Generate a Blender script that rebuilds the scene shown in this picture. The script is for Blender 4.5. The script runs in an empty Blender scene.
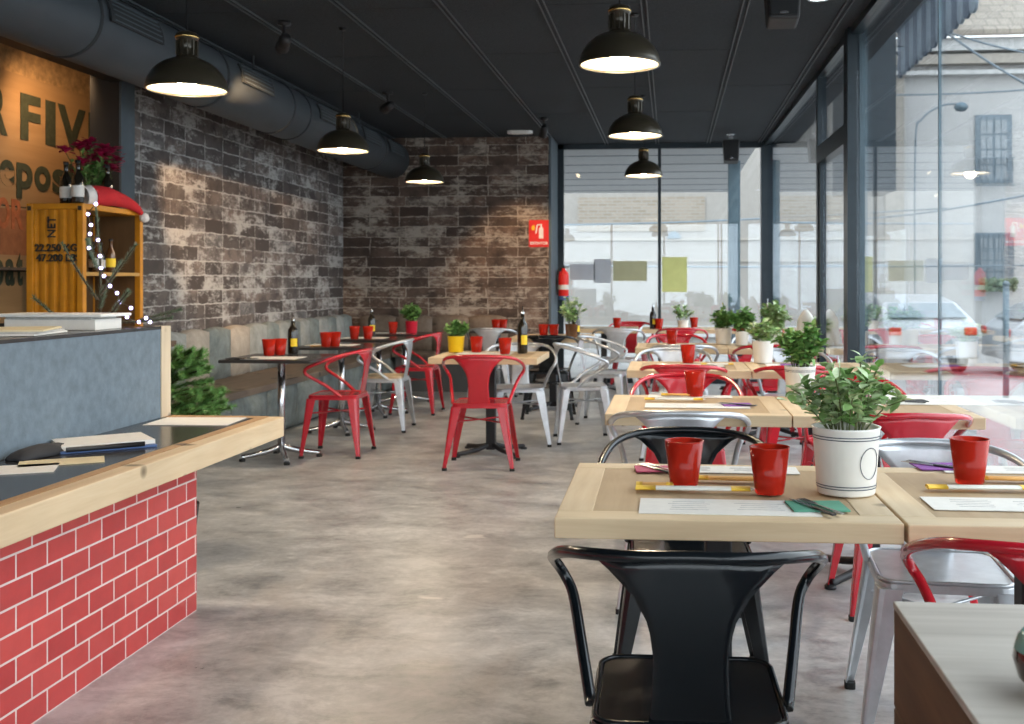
import bpy, bmesh, math, random
from mathutils import Vector, Matrix
random.seed(7)
PI = math.pi
S = bpy.context.scene
COL = S.collection

# ------------------------------------------------------------------ camera model
FPX, TH, PPX, HOR, H = 1050.0, math.radians(5.0), 579.0, 282.0, 1.30
CT, ST = math.cos(TH), math.sin(TH)
def at_t(px, t, z=0.0):
    xc = (px-PPX)/FPX
    return Vector((t*(-ST+xc*CT), t*(CT+xc*ST), z))
def at(px, py, z=0.0):
    """point of the horizontal plane z seen at pixel px, py"""
    return at_t(px, FPX*(H-z)/(py-HOR), z)
HC = 3.08            # ceiling
XL = -4.06           # left wall
YB = 12.75           # brick back wall
YW = 13.53           # window wall
def XG(y): return 1.35 - (y-3.0)*0.0125     # right glass line
TZ = 0.75

# ------------------------------------------------------------------ helpers
def new_bm(): return bmesh.new()
def link(name, bm, mat=None, parent=None, smooth=False, bevel=0.0, mats=None):
    me = bpy.data.meshes.new(name)
    bm.to_mesh(me); bm.free()
    for m in (mats or ([mat] if mat else [])): me.materials.append(m)
    if smooth:
        for p in me.polygons: p.use_smooth = True
    o = bpy.data.objects.new(name, me); COL.objects.link(o)
    if parent: o.parent = parent
    if bevel:
        b = o.modifiers.new('bevel', 'BEVEL'); b.width = bevel; b.segments = 2; b.limit_method = 'ANGLE'
    return o
def thing(name, label, cat, loc=(0,0,0), rotz=0.0, group=None):
    o = bpy.data.objects.new(name, None); COL.objects.link(o)
    o.empty_display_size = .1
    o.location = loc; o.rotation_euler = (0,0,rotz)
    o['label'] = label; o['category'] = cat
    if group: o['group'] = group
    return o
def tag(o, label, cat, group=None):
    o['label'] = label; o['category'] = cat
    if group: o['group'] = group
    return o
def struct(name, bm, mat=None, mats=None, bevel=0, smooth=False):
    o = link(name, bm, mat, mats=mats, bevel=bevel, smooth=smooth); o['kind'] = 'structure'; return o
def dup(root, loc, rotz, label, group=None, cat=None):
    r = root.copy(); COL.objects.link(r); r.location = loc; r.rotation_euler = (0,0,rotz)
    r['label'] = label
    if group: r['group'] = group
    for ch in list(root.children):
        c = ch.copy(); COL.objects.link(c); c.parent = r
        for g in list(ch.children):
            d = g.copy(); COL.objects.link(d); d.parent = c
    return r
def box(bm, c, s, rz=0.0, mi=0, M=None):
    r = bmesh.ops.create_cube(bm, size=1.0)
    m = Matrix.Translation(c) @ Matrix.Rotation(rz, 4, 'Z') @ Matrix.Diagonal((s[0], s[1], s[2], 1))
    if M is not None: m = M @ m
    bmesh.ops.transform(bm, matrix=m, verts=r['verts'])
    for v in r['verts']:
        for f in v.link_faces: f.material_index = mi
def box2(bm, a, b, mi=0):
    box(bm, [(a[i]+b[i])/2 for i in range(3)], [abs(b[i]-a[i]) for i in range(3)], 0, mi)
def bx(a, b):
    bm = new_bm(); box2(bm, a, b); return bm
def catmull(P, n=6, closed=False):
    P = [Vector(p) for p in P]; out = []
    N = len(P); segs = N if closed else N-1
    for i in range(segs):
        if closed: p0,p1,p2,p3 = P[(i-1)%N],P[i],P[(i+1)%N],P[(i+2)%N]
        else: p0,p1,p2,p3 = P[max(i-1,0)],P[i],P[i+1],P[min(i+2,N-1)]
        for k in range(n):
            t = k/n
            out.append(0.5*((2*p1)+(-p0+p2)*t+(2*p0-5*p1+4*p2-p3)*t*t+(-p0+3*p1-3*p2+p3)*t**3))
    if not closed: out.append(P[-1])
    return out
def tube(bm, pts, r, n=8, mi=0):
    """sweep a circle; r may be a number or one per point"""
    pts = [Vector(p) for p in pts]; rings = []
    rr = r if isinstance(r, (list, tuple)) else [r]*len(pts)
    up = None
    for i, p in enumerate(pts):
        d = (pts[min(i+1, len(pts)-1)] - pts[max(i-1, 0)]).normalized()
        if up is None:
            up = Vector((0,0,1)) if abs(d.z) < .9 else Vector((1,0,0))
        a = up - d*up.dot(d)
        if a.length < 1e-5: a = d.orthogonal()
        a.normalize(); up = a; b = d.cross(a)
        rings.append([bm.verts.new(p + (a*math.cos(2*PI*k/n) + b*math.sin(2*PI*k/n))*rr[i]) for k in range(n)])
    for i in range(len(rings)-1):
        for k in range(n):
            f = bm.faces.new((rings[i][k], rings[i][(k+1)%n], rings[i+1][(k+1)%n], rings[i+1][k])); f.material_index = mi; f.smooth = True
    for rg, rev in ((rings[0], True), (rings[-1], False)):
        f = bm.faces.new(rg[::-1] if not rev else rg); f.material_index = mi
def lathe(bm, prof, n=24, c=(0,0,0), M=None, mi=0, smooth=True):
    rings = []; allv = []
    for (r, z) in prof:
        if r < 1e-6:
            v = bm.verts.new((c[0], c[1], c[2]+z)); rings.append([v]); allv.append(v)
        else:
            rg = [bm.verts.new((c[0]+r*math.cos(2*PI*k/n), c[1]+r*math.sin(2*PI*k/n), c[2]+z)) for k in range(n)]
            rings.append(rg); allv += rg
    for i in range(len(rings)-1):
        A, B = rings[i], rings[i+1]
        for k in range(n):
            k2 = (k+1) % n
            if len(A) == 1 and len(B) == 1: continue
            if len(A) == 1: vs = (A[0], B[k], B[k2])
            elif len(B) == 1: vs = (A[k], A[k2], B[0])
            else: vs = (A[k], A[k2], B[k2], B[k])
            f = bm.faces.new(vs); f.smooth = smooth; f.material_index = mi
    if M is not None: bmesh.ops.transform(bm, matrix=M, verts=allv)
    bmesh.ops.recalc_face_normals(bm, faces=bm.faces[:])
def prism(bm, poly, z0, z1, mi=0, M=None):
    lo = [bm.verts.new((x, y, z0)) for x, y in poly]; hi = [bm.verts.new((x, y, z1)) for x, y in poly]
    fs = [bm.faces.new(lo[::-1]), bm.faces.new(hi)]
    n = len(poly)
    for i in range(n): fs.append(bm.faces.new((lo[i], lo[(i+1)%n], hi[(i+1)%n], hi[i])))
    for f in fs: f.material_index = mi
    if M is not None: bmesh.ops.transform(bm, matrix=M, verts=lo+hi)
def rrect(w, d, r, n=5):
    out = []
    for cx, cy, a0 in ((w/2-r, d/2-r, 0), (-w/2+r, d/2-r, PI/2), (-w/2+r, -d/2+r, PI), (w/2-r, -d/2+r, 1.5*PI)):
        for k in range(n+1):
            a = a0 + PI/2*k/n; out.append((cx+r*math.cos(a), cy+r*math.sin(a)))
    return out
def text_obj(name, s, size, mat, M, parent=None, extrude=.0015, bold=0.0, align='CENTER', sx=1.0):
    cu = bpy.data.curves.new(name, 'FONT'); cu.body = s; cu.size = size; cu.extrude = extrude; cu.offset = bold
    cu.align_x = align; cu.align_y = 'CENTER'
    tmp = bpy.data.objects.new('tmp_text', cu)
    me = bpy.data.meshes.new_from_object(tmp)
    bpy.data.objects.remove(tmp); bpy.data.curves.remove(cu)
    me.transform(M @ Matrix.Diagonal((sx,1,1,1))); me.materials.clear(); me.materials.append(mat); me.name = name
    o = bpy.data.objects.new(name, me); COL.objects.link(o)
    if parent: o.parent = parent
    return o

# ------------------------------------------------------------------ materials
def nmat(name):
    m = bpy.data.materials.new(name); m.use_nodes = True
    nt = m.node_tree; bs = nt.nodes['Principled BSDF']
    return m, nt, bs
def N(nt, typ, **kw):
    n = nt.nodes.new(typ)
    for k, v in kw.items():
        if k.startswith('i_'):
            key = k[2:]; n.inputs[int(key) if key.isdigit() else key.replace('_', ' ')].default_value = v
        else: setattr(n, k, v)
    return n
def L(nt, a, b): nt.links.new(a, b)
def ramp(nt, fac, stops, interp='LINEAR'):
    r = nt.nodes.new('ShaderNodeValToRGB'); e = r.color_ramp.elements; r.color_ramp.interpolation = interp
    while len(e) < len(stops): e.new(.5)
    for i, (p, c) in enumerate(stops):
        e[i].position = p; e[i].color = (c[0], c[1], c[2], 1)
    L(nt, fac, r.inputs[0]); return r.outputs[0]
def noise(nt, scale, detail=4, rough=.55, vec=None, dist=0):
    n = N(nt, 'ShaderNodeTexNoise', i_Scale=scale, i_Detail=detail, i_Roughness=rough, i_Distortion=dist)
    if vec is not None: L(nt, vec, n.inputs['Vector'])
    return n.outputs[0]
def objco(nt, scale=(1,1,1), rot=(0,0,0)):
    tc = nt.nodes.new('ShaderNodeTexCoord'); mp = N(nt, 'ShaderNodeMapping')
    mp.inputs['Scale'].default_value = scale; mp.inputs['Rotation'].default_value = rot
    L(nt, tc.outputs['Object'], mp.inputs['Vector']); return mp.outputs[0]
def mix(nt, fac, a, b, blend='MIX'):
    m = nt.nodes.new('ShaderNodeMix'); m.data_type = 'RGBA'; m.blend_type = blend
    for idx, v in ((0, fac), (6, a), (7, b)):
        if isinstance(v, (int, float)): m.inputs[idx].default_value = v
        elif isinstance(v, tuple): m.inputs[idx].default_value = (*v[:3], 1)
        else: L(nt, v, m.inputs[idx])
    return m.outputs[2]
def bump(nt, bs, h, strength=.3, dist=.01):
    b = N(nt, 'ShaderNodeBump', i_Strength=strength, i_Distance=dist)
    L(nt, h, b.inputs['Height']); L(nt, b.outputs[0], bs.inputs['Normal'])
def flat(name, col, rough=.5, metal=0.0, var=.12, scale=8, spec=.5, bumps=0.0, coat=0.0, trans=0.0, ior=1.45, emit=None):
    """base colour with a soft procedural variation"""
    m, nt, bs = nmat(name)
    co = objco(nt)
    nz = noise(nt, scale, 4, .6, co)
    c = ramp(nt, nz, [(.3, tuple(x*(1-var) for x in col)), (.7, tuple(min(1, x*(1+var)) for x in col))])
    L(nt, c, bs.inputs['Base Color'])
    bs.inputs['Roughness'].default_value = rough; bs.inputs['Metallic'].default_value = metal
    bs.inputs['Specular IOR Level'].default_value = spec; bs.inputs['Coat Weight'].default_value = coat
    bs.inputs['Coat Roughness'].default_value = .08
    bs.inputs['Transmission Weight'].default_value = trans; bs.inputs['IOR'].default_value = ior
    if bumps: bump(nt, bs, noise(nt, scale*6, 3, .6, co), bumps, .004)
    if emit: bs.inputs['Emission Color'].default_value = (*emit[:3], 1); bs.inputs['Emission Strength'].default_value = emit[3]
    return m
def wood(name, c1, c2, c3, scale=1.0, axis='X', rough=.6, knots=True):
    m, nt, bs = nmat(name)
    sc = {'X': (1.2, 14, 14), 'Y': (14, 1.2, 14), 'Z': (14, 14, 1.2)}[axis]
    co = objco(nt, tuple(s*scale for s in sc))
    g = noise(nt, 1.6, 6, .62, co, .4)
    c = ramp(nt, g, [(.25, c1), (.5, c2), (.75, c3)])
    big = noise(nt, 2.2*scale, 2, .5, objco(nt))
    c = mix(nt, .35, c, ramp(nt, big, [(.35, tuple(x*.75 for x in c2)), (.65, tuple(min(1, x*1.2) for x in c2))]))
    if knots:
        v = N(nt, 'ShaderNodeTexVoronoi', i_Scale=3.1*scale); L(nt, objco(nt, (1, 1.7, 1.7)), v.inputs['Vector'])
        k = ramp(nt, v.outputs['Distance'], [(.10, (1,1,1)), (.17, (0,0,0))])
        c = mix(nt, k, c, tuple(x*.3 for x in c1))
    L(nt, c, bs.inputs['Base Color']); bs.inputs['Roughness'].default_value = rough
    bump(nt, bs, g, .15, .003)
    return m

def brick_wall_mat(name, plane, tint, light):
    m, nt, bs = nmat(name)
    tc = nt.nodes.new('ShaderNodeTexCoord'); sp = nt.nodes.new('ShaderNodeSeparateXYZ'); L(nt, tc.outputs['Object'], sp.inputs[0])
    cb = nt.nodes.new('ShaderNodeCombineXYZ'); L(nt, sp.outputs['Y' if plane == 'X' else 'X'], cb.inputs[0]); L(nt, sp.outputs['Z'], cb.inputs[1])
    wob = noise(nt, 9, 3, .5, cb.outputs[0])
    va = N(nt, 'ShaderNodeVectorMath', operation='SCALE'); va.inputs['Scale'].default_value = .035
    nn = N(nt, 'ShaderNodeTexNoise', i_Scale=9.0, i_Detail=3.0); L(nt, cb.outputs[0], nn.inputs['Vector']); L(nt, nn.outputs['Color'], va.inputs[0])
    ad = N(nt, 'ShaderNodeVectorMath', operation='ADD'); L(nt, cb.outputs[0], ad.inputs[0]); L(nt, va.outputs[0], ad.inputs[1])
    bt = N(nt, 'ShaderNodeTexBrick'); L(nt, ad.outputs[0], bt.inputs['Vector'])
    bt.inputs['Scale'].default_value = 1; bt.inputs['Brick Width'].default_value = .37; bt.inputs['Row Height'].default_value = .125; bt.offset_frequency = 3; bt.squash = 1.35; bt.squash_frequency = 3
    bt.inputs['Mortar Size'].default_value = .007; bt.inputs['Mortar Smooth'].default_value = .35
    bt.inputs['Color1'].default_value = (0,0,0,1); bt.inputs['Color2'].default_value = (1,1,1,1); bt.inputs['Mortar'].default_value = (.5,.5,.5,1)
    t = tint
    base = ramp(nt, bt.outputs['Color'], [(0, (t[0]*.45, t[1]*.42, t[2]*.42)), (.45, t), (.75, (t[0]*1.45, t[1]*1.35, t[2]*1.3)), (1, (t[0]*1.1, t[1]*1.3, t[2]*1.45))])
    grime = noise(nt, 5, 6, .65, cb.outputs[0])
    base = mix(nt, ramp(nt, grime, [(.36, (1,1,1)), (.6, (0,0,0))]), base, (t[0]*.4, t[1]*.4, t[2]*.42))
    # worn whitewash: gathers on the joints and in patches
    cz = N(nt, 'ShaderNodeMapping'); cz.inputs['Scale'].default_value = (1, 2.0, 1); L(nt, cb.outputs[0], cz.inputs['Vector'])
    w1 = noise(nt, 1.7, 9, .8, cz.outputs[0], .2)
    w2 = noise(nt, 11, 6, .8, cz.outputs[0])
    def madd(a_, k_, b_):
        n_ = N(nt, 'ShaderNodeMath', operation='MULTIPLY_ADD'); L(nt, a_, n_.inputs[0]); n_.inputs[1].default_value = k_
        if b_ is None: n_.inputs[2].default_value = 0
        else: L(nt, b_, n_.inputs[2])
        return n_.outputs[0]
    h_ = madd(bt.outputs['Fac'], .115, madd(w2, .42, madd(bt.outputs['Color'], .09, w1)))
    wm = ramp(nt, h_, [(.765, (0,0,0)), (.80, (.35,.35,.35)), (.865, (.95,.95,.95))])
    c = mix(nt, wm, base, light)
    L(nt, c, bs.inputs['Base Color']); bs.inputs['Roughness'].default_value = .85
    inv = N(nt, 'ShaderNodeMath', operation='SUBTRACT'); inv.inputs[0].default_value = 1; L(nt, bt.outputs['Fac'], inv.inputs[1])
    bump(nt, bs, inv.outputs[0], .5, .01)
    return m

def red_tile_mat():
    m, nt, bs = nmat('red_tile')
    tc = nt.nodes.new('ShaderNodeTexCoord'); sp = nt.nodes.new('ShaderNodeSeparateXYZ'); L(nt, tc.outputs['Object'], sp.inputs[0])
    ad = N(nt, 'ShaderNodeMath', operation='ADD'); L(nt, sp.outputs['Y'], ad.inputs[0]); L(nt, sp.outputs['X'], ad.inputs[1])
    cb = nt.nodes.new('ShaderNodeCombineXYZ'); L(nt, ad.outputs[0], cb.inputs[0]); L(nt, sp.outputs['Z'], cb.inputs[1])
    bt = N(nt, 'ShaderNodeTexBrick'); L(nt, cb.outputs[0], bt.inputs['Vector'])
    bt.inputs['Scale'].default_value = 1; bt.inputs['Brick Width'].default_value = .152; bt.inputs['Row Height'].default_value = .0745
    bt.inputs['Mortar Size'].default_value = .0036; bt.inputs['Mortar Smooth'].default_value = .1
    bt.inputs['Color1'].default_value = (.47, .040, .042, 1); bt.inputs['Color2'].default_value = (.58, .068, .062, 1); bt.inputs['Mortar'].default_value = (.75, .62, .58, 1)
    nz = noise(nt, 14, 4, .6, cb.outputs[0])
    c = mix(nt, .2, bt.outputs['Color'], ramp(nt, nz, [(.3, (.3,.3,.3)), (.7, (.7,.7,.7))]), 'OVERLAY')
    L(nt, c, bs.inputs['Base Color'])
    r = N(nt, 'ShaderNodeMath', operation='MULTIPLY_ADD'); L(nt, bt.outputs['Fac'], r.inputs[0]); r.inputs[1].default_value = .5; r.inputs[2].default_value = .3
    L(nt, r.outputs[0], bs.inputs['Roughness'])
    inv = N(nt, 'ShaderNodeMath', operation='SUBTRACT'); inv.inputs[0].default_value = 1; L(nt, bt.outputs['Fac'], inv.inputs[1])
    bump(nt, bs, inv.outputs[0], .5, .004)
    return m

def floor_mat():
    m, nt, bs = nmat('polished_concrete')
    co = objco(nt)
    a = noise(nt, .9, 8, .66, objco(nt, (1, 1.2, 1)), .35)
    b = noise(nt, 3.0, 10, .76, objco(nt, (1, 1.4, 1)), .3)
    c = noise(nt, 30, 3, .6, co)
    col = ramp(nt, a, [(.36, (.22,.222,.225)), (.46, (.36,.36,.36)), (.53, (.47,.468,.46)), (.62, (.62,.615,.60))])
    col = mix(nt, .6, col, ramp(nt, b, [(.38, (.13,.132,.135)), (.46, (.36,.36,.355)), (.53, (.49,.485,.475)), (.60, (.68,.67,.655))]))
    col = mix(nt, .10, col, ramp(nt, c, [(.35, (.1,.1,.1)), (.65, (.6,.6,.58))]))
    sp = noise(nt, 2.3, 3, .5, objco(nt, (1,2.5,1)), 0)
    col = mix(nt, ramp(nt, sp, [(.70, (0,0,0)), (.73, (.7,.7,.7))]), col, (.68,.66,.62))
    rust = noise(nt, .9, 5, .6, objco(nt, (1.3,1,1)), .8)
    col = mix(nt, ramp(nt, rust, [(.54, (0,0,0)), (.72, (.35,.35,.35))]), col, (.44,.38,.32))
    L(nt, col, bs.inputs['Base Color'])
    L(nt, ramp(nt, b, [(.3, (.26,.26,.26)), (.7, (.46,.46,.46))]), bs.inputs['Roughness'])
    bump(nt, bs, b, .05, .004)
    return m

def glass_mat(name, tint=(.93,.96,.97), refl=1.0):
    m = bpy.data.materials.new(name); m.use_nodes = True; nt = m.node_tree; nt.nodes.clear()
    out = nt.nodes.new('ShaderNodeOutputMaterial')
    g = nt.nodes.new('ShaderNodeNewGeometry'); d = N(nt, 'ShaderNodeVectorMath', operation='DOT_PRODUCT')
    L(nt, g.outputs['Incoming'], d.inputs[0]); L(nt, g.outputs['Normal'], d.inputs[1])
    ab = N(nt, 'ShaderNodeMath', operation='ABSOLUTE'); L(nt, d.outputs['Value'], ab.inputs[0])
    om = N(nt, 'ShaderNodeMath', operation='SUBTRACT'); om.inputs[0].default_value = 1; L(nt, ab.outputs[0], om.inputs[1])
    pw = N(nt, 'ShaderNodeMath', operation='POWER'); L(nt, om.outputs[0], pw.inputs[0]); pw.inputs[1].default_value = 5
    ma = N(nt, 'ShaderNodeMath', operation='MULTIPLY_ADD'); L(nt, pw.outputs[0], ma.inputs[0]); ma.inputs[1].default_value = .95*refl; ma.inputs[2].default_value = .042*refl
    tr = nt.nodes.new('ShaderNodeBsdfTransparent'); tr.inputs[0].default_value = (*tint, 1)
    gl = nt.nodes.new('ShaderNodeBsdfGlossy'); gl.inputs['Roughness'].default_value = 0.0; gl.inputs['Color'].default_value = (.95,.97,1,1)
    mx = nt.nodes.new('ShaderNodeMixShader'); L(nt, ma.outputs[0], mx.inputs[0]); L(nt, tr.outputs[0], mx.inputs[1]); L(nt, gl.outputs[0], mx.inputs[2])
    L(nt, mx.outputs[0], out.inputs[0]); return m

def emis(name, col, s):
    m = bpy.data.materials.new(name); m.use_nodes = True; nt = m.node_tree; nt.nodes.clear()
    out = nt.nodes.new('ShaderNodeOutputMaterial'); e = nt.nodes.new('ShaderNodeEmission')
    e.inputs[0].default_value = (*col, 1); e.inputs[1].default_value = s; L(nt, e.outputs[0], out.inputs[0]); return m

def facade_mat():
    m, nt, bs = nmat('facade_render'); co = objco(nt)
    a = noise(nt, .5, 5, .6, co); b = noise(nt, 6, 4, .6, co)
    c = ramp(nt, a, [(.35, (.265,.245,.22)), (.65, (.30,.28,.255))])
    c = mix(nt, .15, c, ramp(nt, b, [(.3, (.2,.19,.17)), (.7, (.38,.36,.33))]))
    L(nt, c, bs.inputs['Base Color']); bs.inputs['Roughness'].default_value = .9; return m
def small_brick_mat(name, c1, c2, mo, bw=.25, rh=.07, ms=.006):
    m, nt, bs = nmat(name)
    tc = nt.nodes.new('ShaderNodeTexCoord'); sp = nt.nodes.new('ShaderNodeSeparateXYZ'); L(nt, tc.outputs['Object'], sp.inputs[0])
    cb = nt.nodes.new('ShaderNodeCombineXYZ'); L(nt, sp.outputs['X'], cb.inputs[0]); L(nt, sp.outputs['Z'], cb.inputs[1])
    bt = N(nt, 'ShaderNodeTexBrick'); L(nt, cb.outputs[0], bt.inputs['Vector'])
    for k, v in (('Scale',1),('Brick Width',bw),('Row Height',rh),('Mortar Size',ms)): bt.inputs[k].default_value = v
    for k, v in (('Color1',c1),('Color2',c2),('Mortar',mo)): bt.inputs[k].default_value = (*v,1)
    L(nt, bt.outputs['Color'], bs.inputs['Base Color']); bs.inputs['Roughness'].default_value = .9; return m

def ceiling_mat():
    m, nt, bs = nmat('woodwool_panel'); co = objco(nt)
    a = noise(nt, 60, 4, .8, co); b = noise(nt, 1.0, 3, .5, co)
    c = ramp(nt, a, [(.35, (.005,.008,.011)), (.5, (.016,.022,.029)), (.68, (.040,.051,.062))])
    c = mix(nt, .3, c, ramp(nt, b, [(.3, (.010,.014,.018)), (.7, (.032,.040,.048))]))
    L(nt, c, bs.inputs['Base Color']); bs.inputs['Roughness'].default_value = .9
    bump(nt, bs, a, .6, .01); return m

def fabric_mat(name, c, var=.3):
    m, nt, bs = nmat(name); co = objco(nt)
    a = noise(nt, 7, 6, .7, co, .5); w = noise(nt, 160, 2, .5, co)
    k = ramp(nt, a, [(.3, tuple(x*(1-var) for x in c)), (.7, tuple(x*(1+var) for x in c))])
    k = mix(nt, .15, k, ramp(nt, w, [(.3,(.1,.1,.1)),(.7,(.8,.8,.8))]), 'OVERLAY')
    L(nt, k, bs.inputs['Base Color']); bs.inputs['Roughness'].default_value = .85
    bump(nt, bs, w, .2, .002); return m

def leaf_mat(name, a, b):
    m, nt, bs = nmat(name)
    g = nt.nodes.new('ShaderNodeNewGeometry')
    L(nt, ramp(nt, g.outputs['Random Per Island'], [(0, a), (1, b)]), bs.inputs['Base Color'])
    bs.inputs['Roughness'].default_value = .45; bs.inputs['Specular IOR Level'].default_value = .4
    bs.inputs['Subsurface Weight'].default_value = 0.0
    return m

M = {}
M['brick_left'] = brick_wall_mat('weathered_brick_left', 'X', (.125,.108,.102), (.42,.415,.405))
M['brick_back'] = brick_wall_mat('weathered_brick_back', 'Y', (.125,.085,.066), (.40,.35,.30))
M['tile'] = red_tile_mat(); M['floor'] = floor_mat(); M['ceil'] = ceiling_mat()
M['glass'] = glass_mat('window_glass', (.93,.96,.97), 1.3)
M['facade'] = facade_mat()
M['pine'] = wood('pale_pine', (.50,.35,.20), (.66,.50,.31), (.74,.60,.41), 1.0, 'X')
M['pine_y'] = wood('pale_pine_along', (.50,.35,.20), (.64,.48,.30), (.74,.60,.41), 1.0, 'Y')
M['pine_z'] = wood('pale_pine_up', (.55,.42,.28), (.66,.54,.38), (.74,.62,.47), 1.0, 'Z')
M['edge_wood'] = wood('warm_edge_wood', (.28,.15,.06), (.40,.23,.10), (.50,.31,.15), 1.0, 'Y')
M['panel_wood'] = wood('tan_panel_wood', (.36,.245,.135), (.43,.30,.17), (.49,.355,.21), 1.3, 'Y', knots=False)
M['grey_wood'] = wood('grey_washed_wood', (.30,.29,.26), (.37,.35,.32), (.44,.42,.38), 1.2, 'Y', knots=False)
M['dark_wood'] = wood('dark_stained_wood', (.05,.03,.018), (.085,.052,.03), (.12,.075,.045), 1.0, 'X')
M['crate_wood'] = wood('brown_crate_wood', (.07,.030,.012), (.14,.066,.026), (.22,.11,.045), .8, 'Y')
M['pale_top'] = wood('bleached_top_wood', (.34,.30,.26), (.48,.44,.385), (.60,.56,.50), .8, 'X')
M['brown_in'] = wood('dark_inner_panel', (.075,.038,.014), (.11,.058,.022), (.14,.075,.03), 1.0, 'Z', knots=False)
M['sign_wood'] = wood('old_packing_wood', (.30,.17,.075), (.40,.24,.11), (.48,.30,.15), .5, 'Y', knots=False)
M['ply'] = flat('raw_plywood', (.46,.29,.14), .8, var=.35, scale=18)
M['bench_wood'] = wood('worn_bench_wood', (.11,.08,.06), (.17,.13,.10), (.24,.19,.15), 1.0, 'Y')
M['black_top'] = flat('black_laminate', (.035,.033,.032), .22, var=.3, scale=3)
M['slate'] = flat('painted_blue_grey', (.15,.195,.235), .75, var=.16, scale=22, bumps=.25)
M['frame'] = flat('dark_grey_aluminium', (.022,.032,.040), .35, .4)
M['frame_l'] = flat('blue_grey_aluminium', (.12,.17,.20), .35, .5)
M['black'] = flat('black_lacquer', (.006,.008,.010), .2, 0, spec=.35, coat=.18)
M['red'] = flat('red_lacquer', (.52,.014,.028), .24, 0, coat=.6, var=.08)
M['silver'] = flat('galvanised_steel', (.60,.62,.65), .33, .7, var=.12, scale=14)
M['rubber'] = flat('black_rubber', (.02,.02,.02), .8)
M['chrome'] = flat('brushed_chrome', (.6,.6,.62), .2, 1.0)
M['matt_black'] = flat('matt_black', (.018,.018,.02), .5)
M['duct'] = flat('painted_duct', (.060,.074,.088), .55, .1, var=.1, scale=3)
M['duct_dark'] = flat('dark_duct_grey', (.025,.03,.034), .7)  # even dark grey of the duct seams, grilles and panel joints
M['rail'] = flat('ceiling_rail', (.075,.088,.10), .5)
M['white'] = flat('white_enamel', (.80,.80,.78), .4, var=.05)
M['paper'] = flat('white_paper', (.80,.775,.72), .8, var=.04, scale=30)
M['paper_print'] = flat('pale_grey_print', (.50,.49,.47), .8, var=.2, scale=60)
M['plaster'] = flat('dark_plaster', (.10,.105,.11), .85)
M['column'] = flat('black_column', (.012,.013,.015), .6)
M['column_g'] = flat('grey_blue_column', (.085,.11,.13), .7)
M['lamp_out'] = flat('bronze_enamel', (.050,.042,.028), .28, .4, coat=.3)
M['brass'] = flat('aged_brass', (.55,.38,.15), .25, 1.0)
M['lamp_in'] = flat('lamp_white_inside', (.88,.84,.76), .5, var=.02)
M['bulb'] = emis('warm_bulb', (1, .80, .52), 60)
M['fairy'] = emis('fairy_light', (.58, .52, 1), 5)
M['spot_face'] = emis('spot_lens', (1, .72, .40), 10)
M['yellow'] = flat('yellow_container_paint', (.50,.205,.008), .45, var=.15, scale=10)
M['yellow_d'] = flat('ochre_edge_paint', (.42,.24,.06), .55, var=.2)
M['print'] = flat('stencil_black', (.03,.025,.02), .8)
M['sign_green'] = flat('faded_green_stencil', (.045,.052,.03), .85, var=.3, scale=25)
M['sign_red'] = flat('faded_orange_stencil', (.42,.13,.05), .85, var=.3, scale=25)
M['pot_y'] = flat('yellow_tin', (.80,.52,.01), .35, var=.06)
M['pot_r'] = flat('red_tin', (.55,.015,.04), .35, var=.06)
M['pot_w'] = flat('white_tin', (.76,.75,.71), .4, var=.04)
M['stripe'] = flat('navy_stripe', (.03,.045,.08), .5)
M['soil'] = flat('soil', (.03,.022,.015), .95, var=.5, scale=60)
M['leaf'] = leaf_mat('green_leaf', (.055,.19,.03), (.28,.46,.15))
M['leaf_l'] = leaf_mat('pale_leaf', (.14,.32,.05), (.58,.68,.42))
M['leaf_d'] = leaf_mat('dark_leaf', (.03,.10,.02), (.10,.22,.05))
M['fir'] = leaf_mat('fir_needles', (.05,.16,.03), (.20,.38,.11))
M['fir_grey'] = leaf_mat('grey_fir_needles', (.07,.11,.06), (.20,.26,.16))
M['stem'] = flat('stem', (.12,.14,.05), .7)
M['bark'] = flat('bark', (.09,.065,.04), .9)
M['petal'] = leaf_mat('crimson_petal', (.20,.004,.03), (.42,.01,.08))
M['cup'] = flat('red_translucent', (.90,.045,.022), .08, trans=.62, ior=1.25, var=.03)
M['bottle'] = flat('dark_bottle_glass', (.015,.012,.008), .08, coat=.5)
M['bottle_b'] = flat('brown_bottle_glass', (.10,.04,.012), .1, coat=.4)
M['label_y'] = flat('yellow_label', (.85,.60,.03), .6)
M['label_w'] = flat('white_label', (.7,.7,.68), .6)
M['purple'] = flat('purple_napkin', (.26,.09,.36), .8)
M['pink'] = flat('pink_napkin', (.60,.12,.20), .8)
M['green_n'] = flat('green_napkin', (.10,.32,.22), .8)
M['dark_n'] = flat('charcoal_napkin', (.03,.03,.033), .85)
M['steel'] = flat('cutlery_steel', (.5,.5,.5), .18, 1.0)
M['cutlery_black'] = flat('cutlery_handle', (.02,.02,.022), .3)
M['sachet'] = flat('white_sachet', (.78,.76,.68), .6)
M['sachet_y'] = flat('yellow_print', (.80,.50,.05), .6)
M['sachet_o'] = flat('orange_wrap', (.72,.38,.10), .6)
M['fab_grey'] = fabric_mat('grey_padded_fabric', (.17,.20,.20), .35)
M['fab_lgrey'] = fabric_mat('light_grey_fabric', (.26,.28,.275), .3)
M['fab_beige'] = fabric_mat('beige_fabric', (.35,.315,.27), .25)
M['santa'] = fabric_mat('red_felt', (.50,.012,.02), .15)
M['fleece'] = fabric_mat('white_fleece', (.75,.73,.72), .1)
M['sign_face'] = flat('safety_red', (.68,.02,.015), .4)
M['sticker_g'] = flat('grey_blue_sticker', (.50,.54,.60), .6, var=.05)
M['sticker_o'] = flat('olive_sticker', (.46,.46,.29), .6, var=.05)
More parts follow.
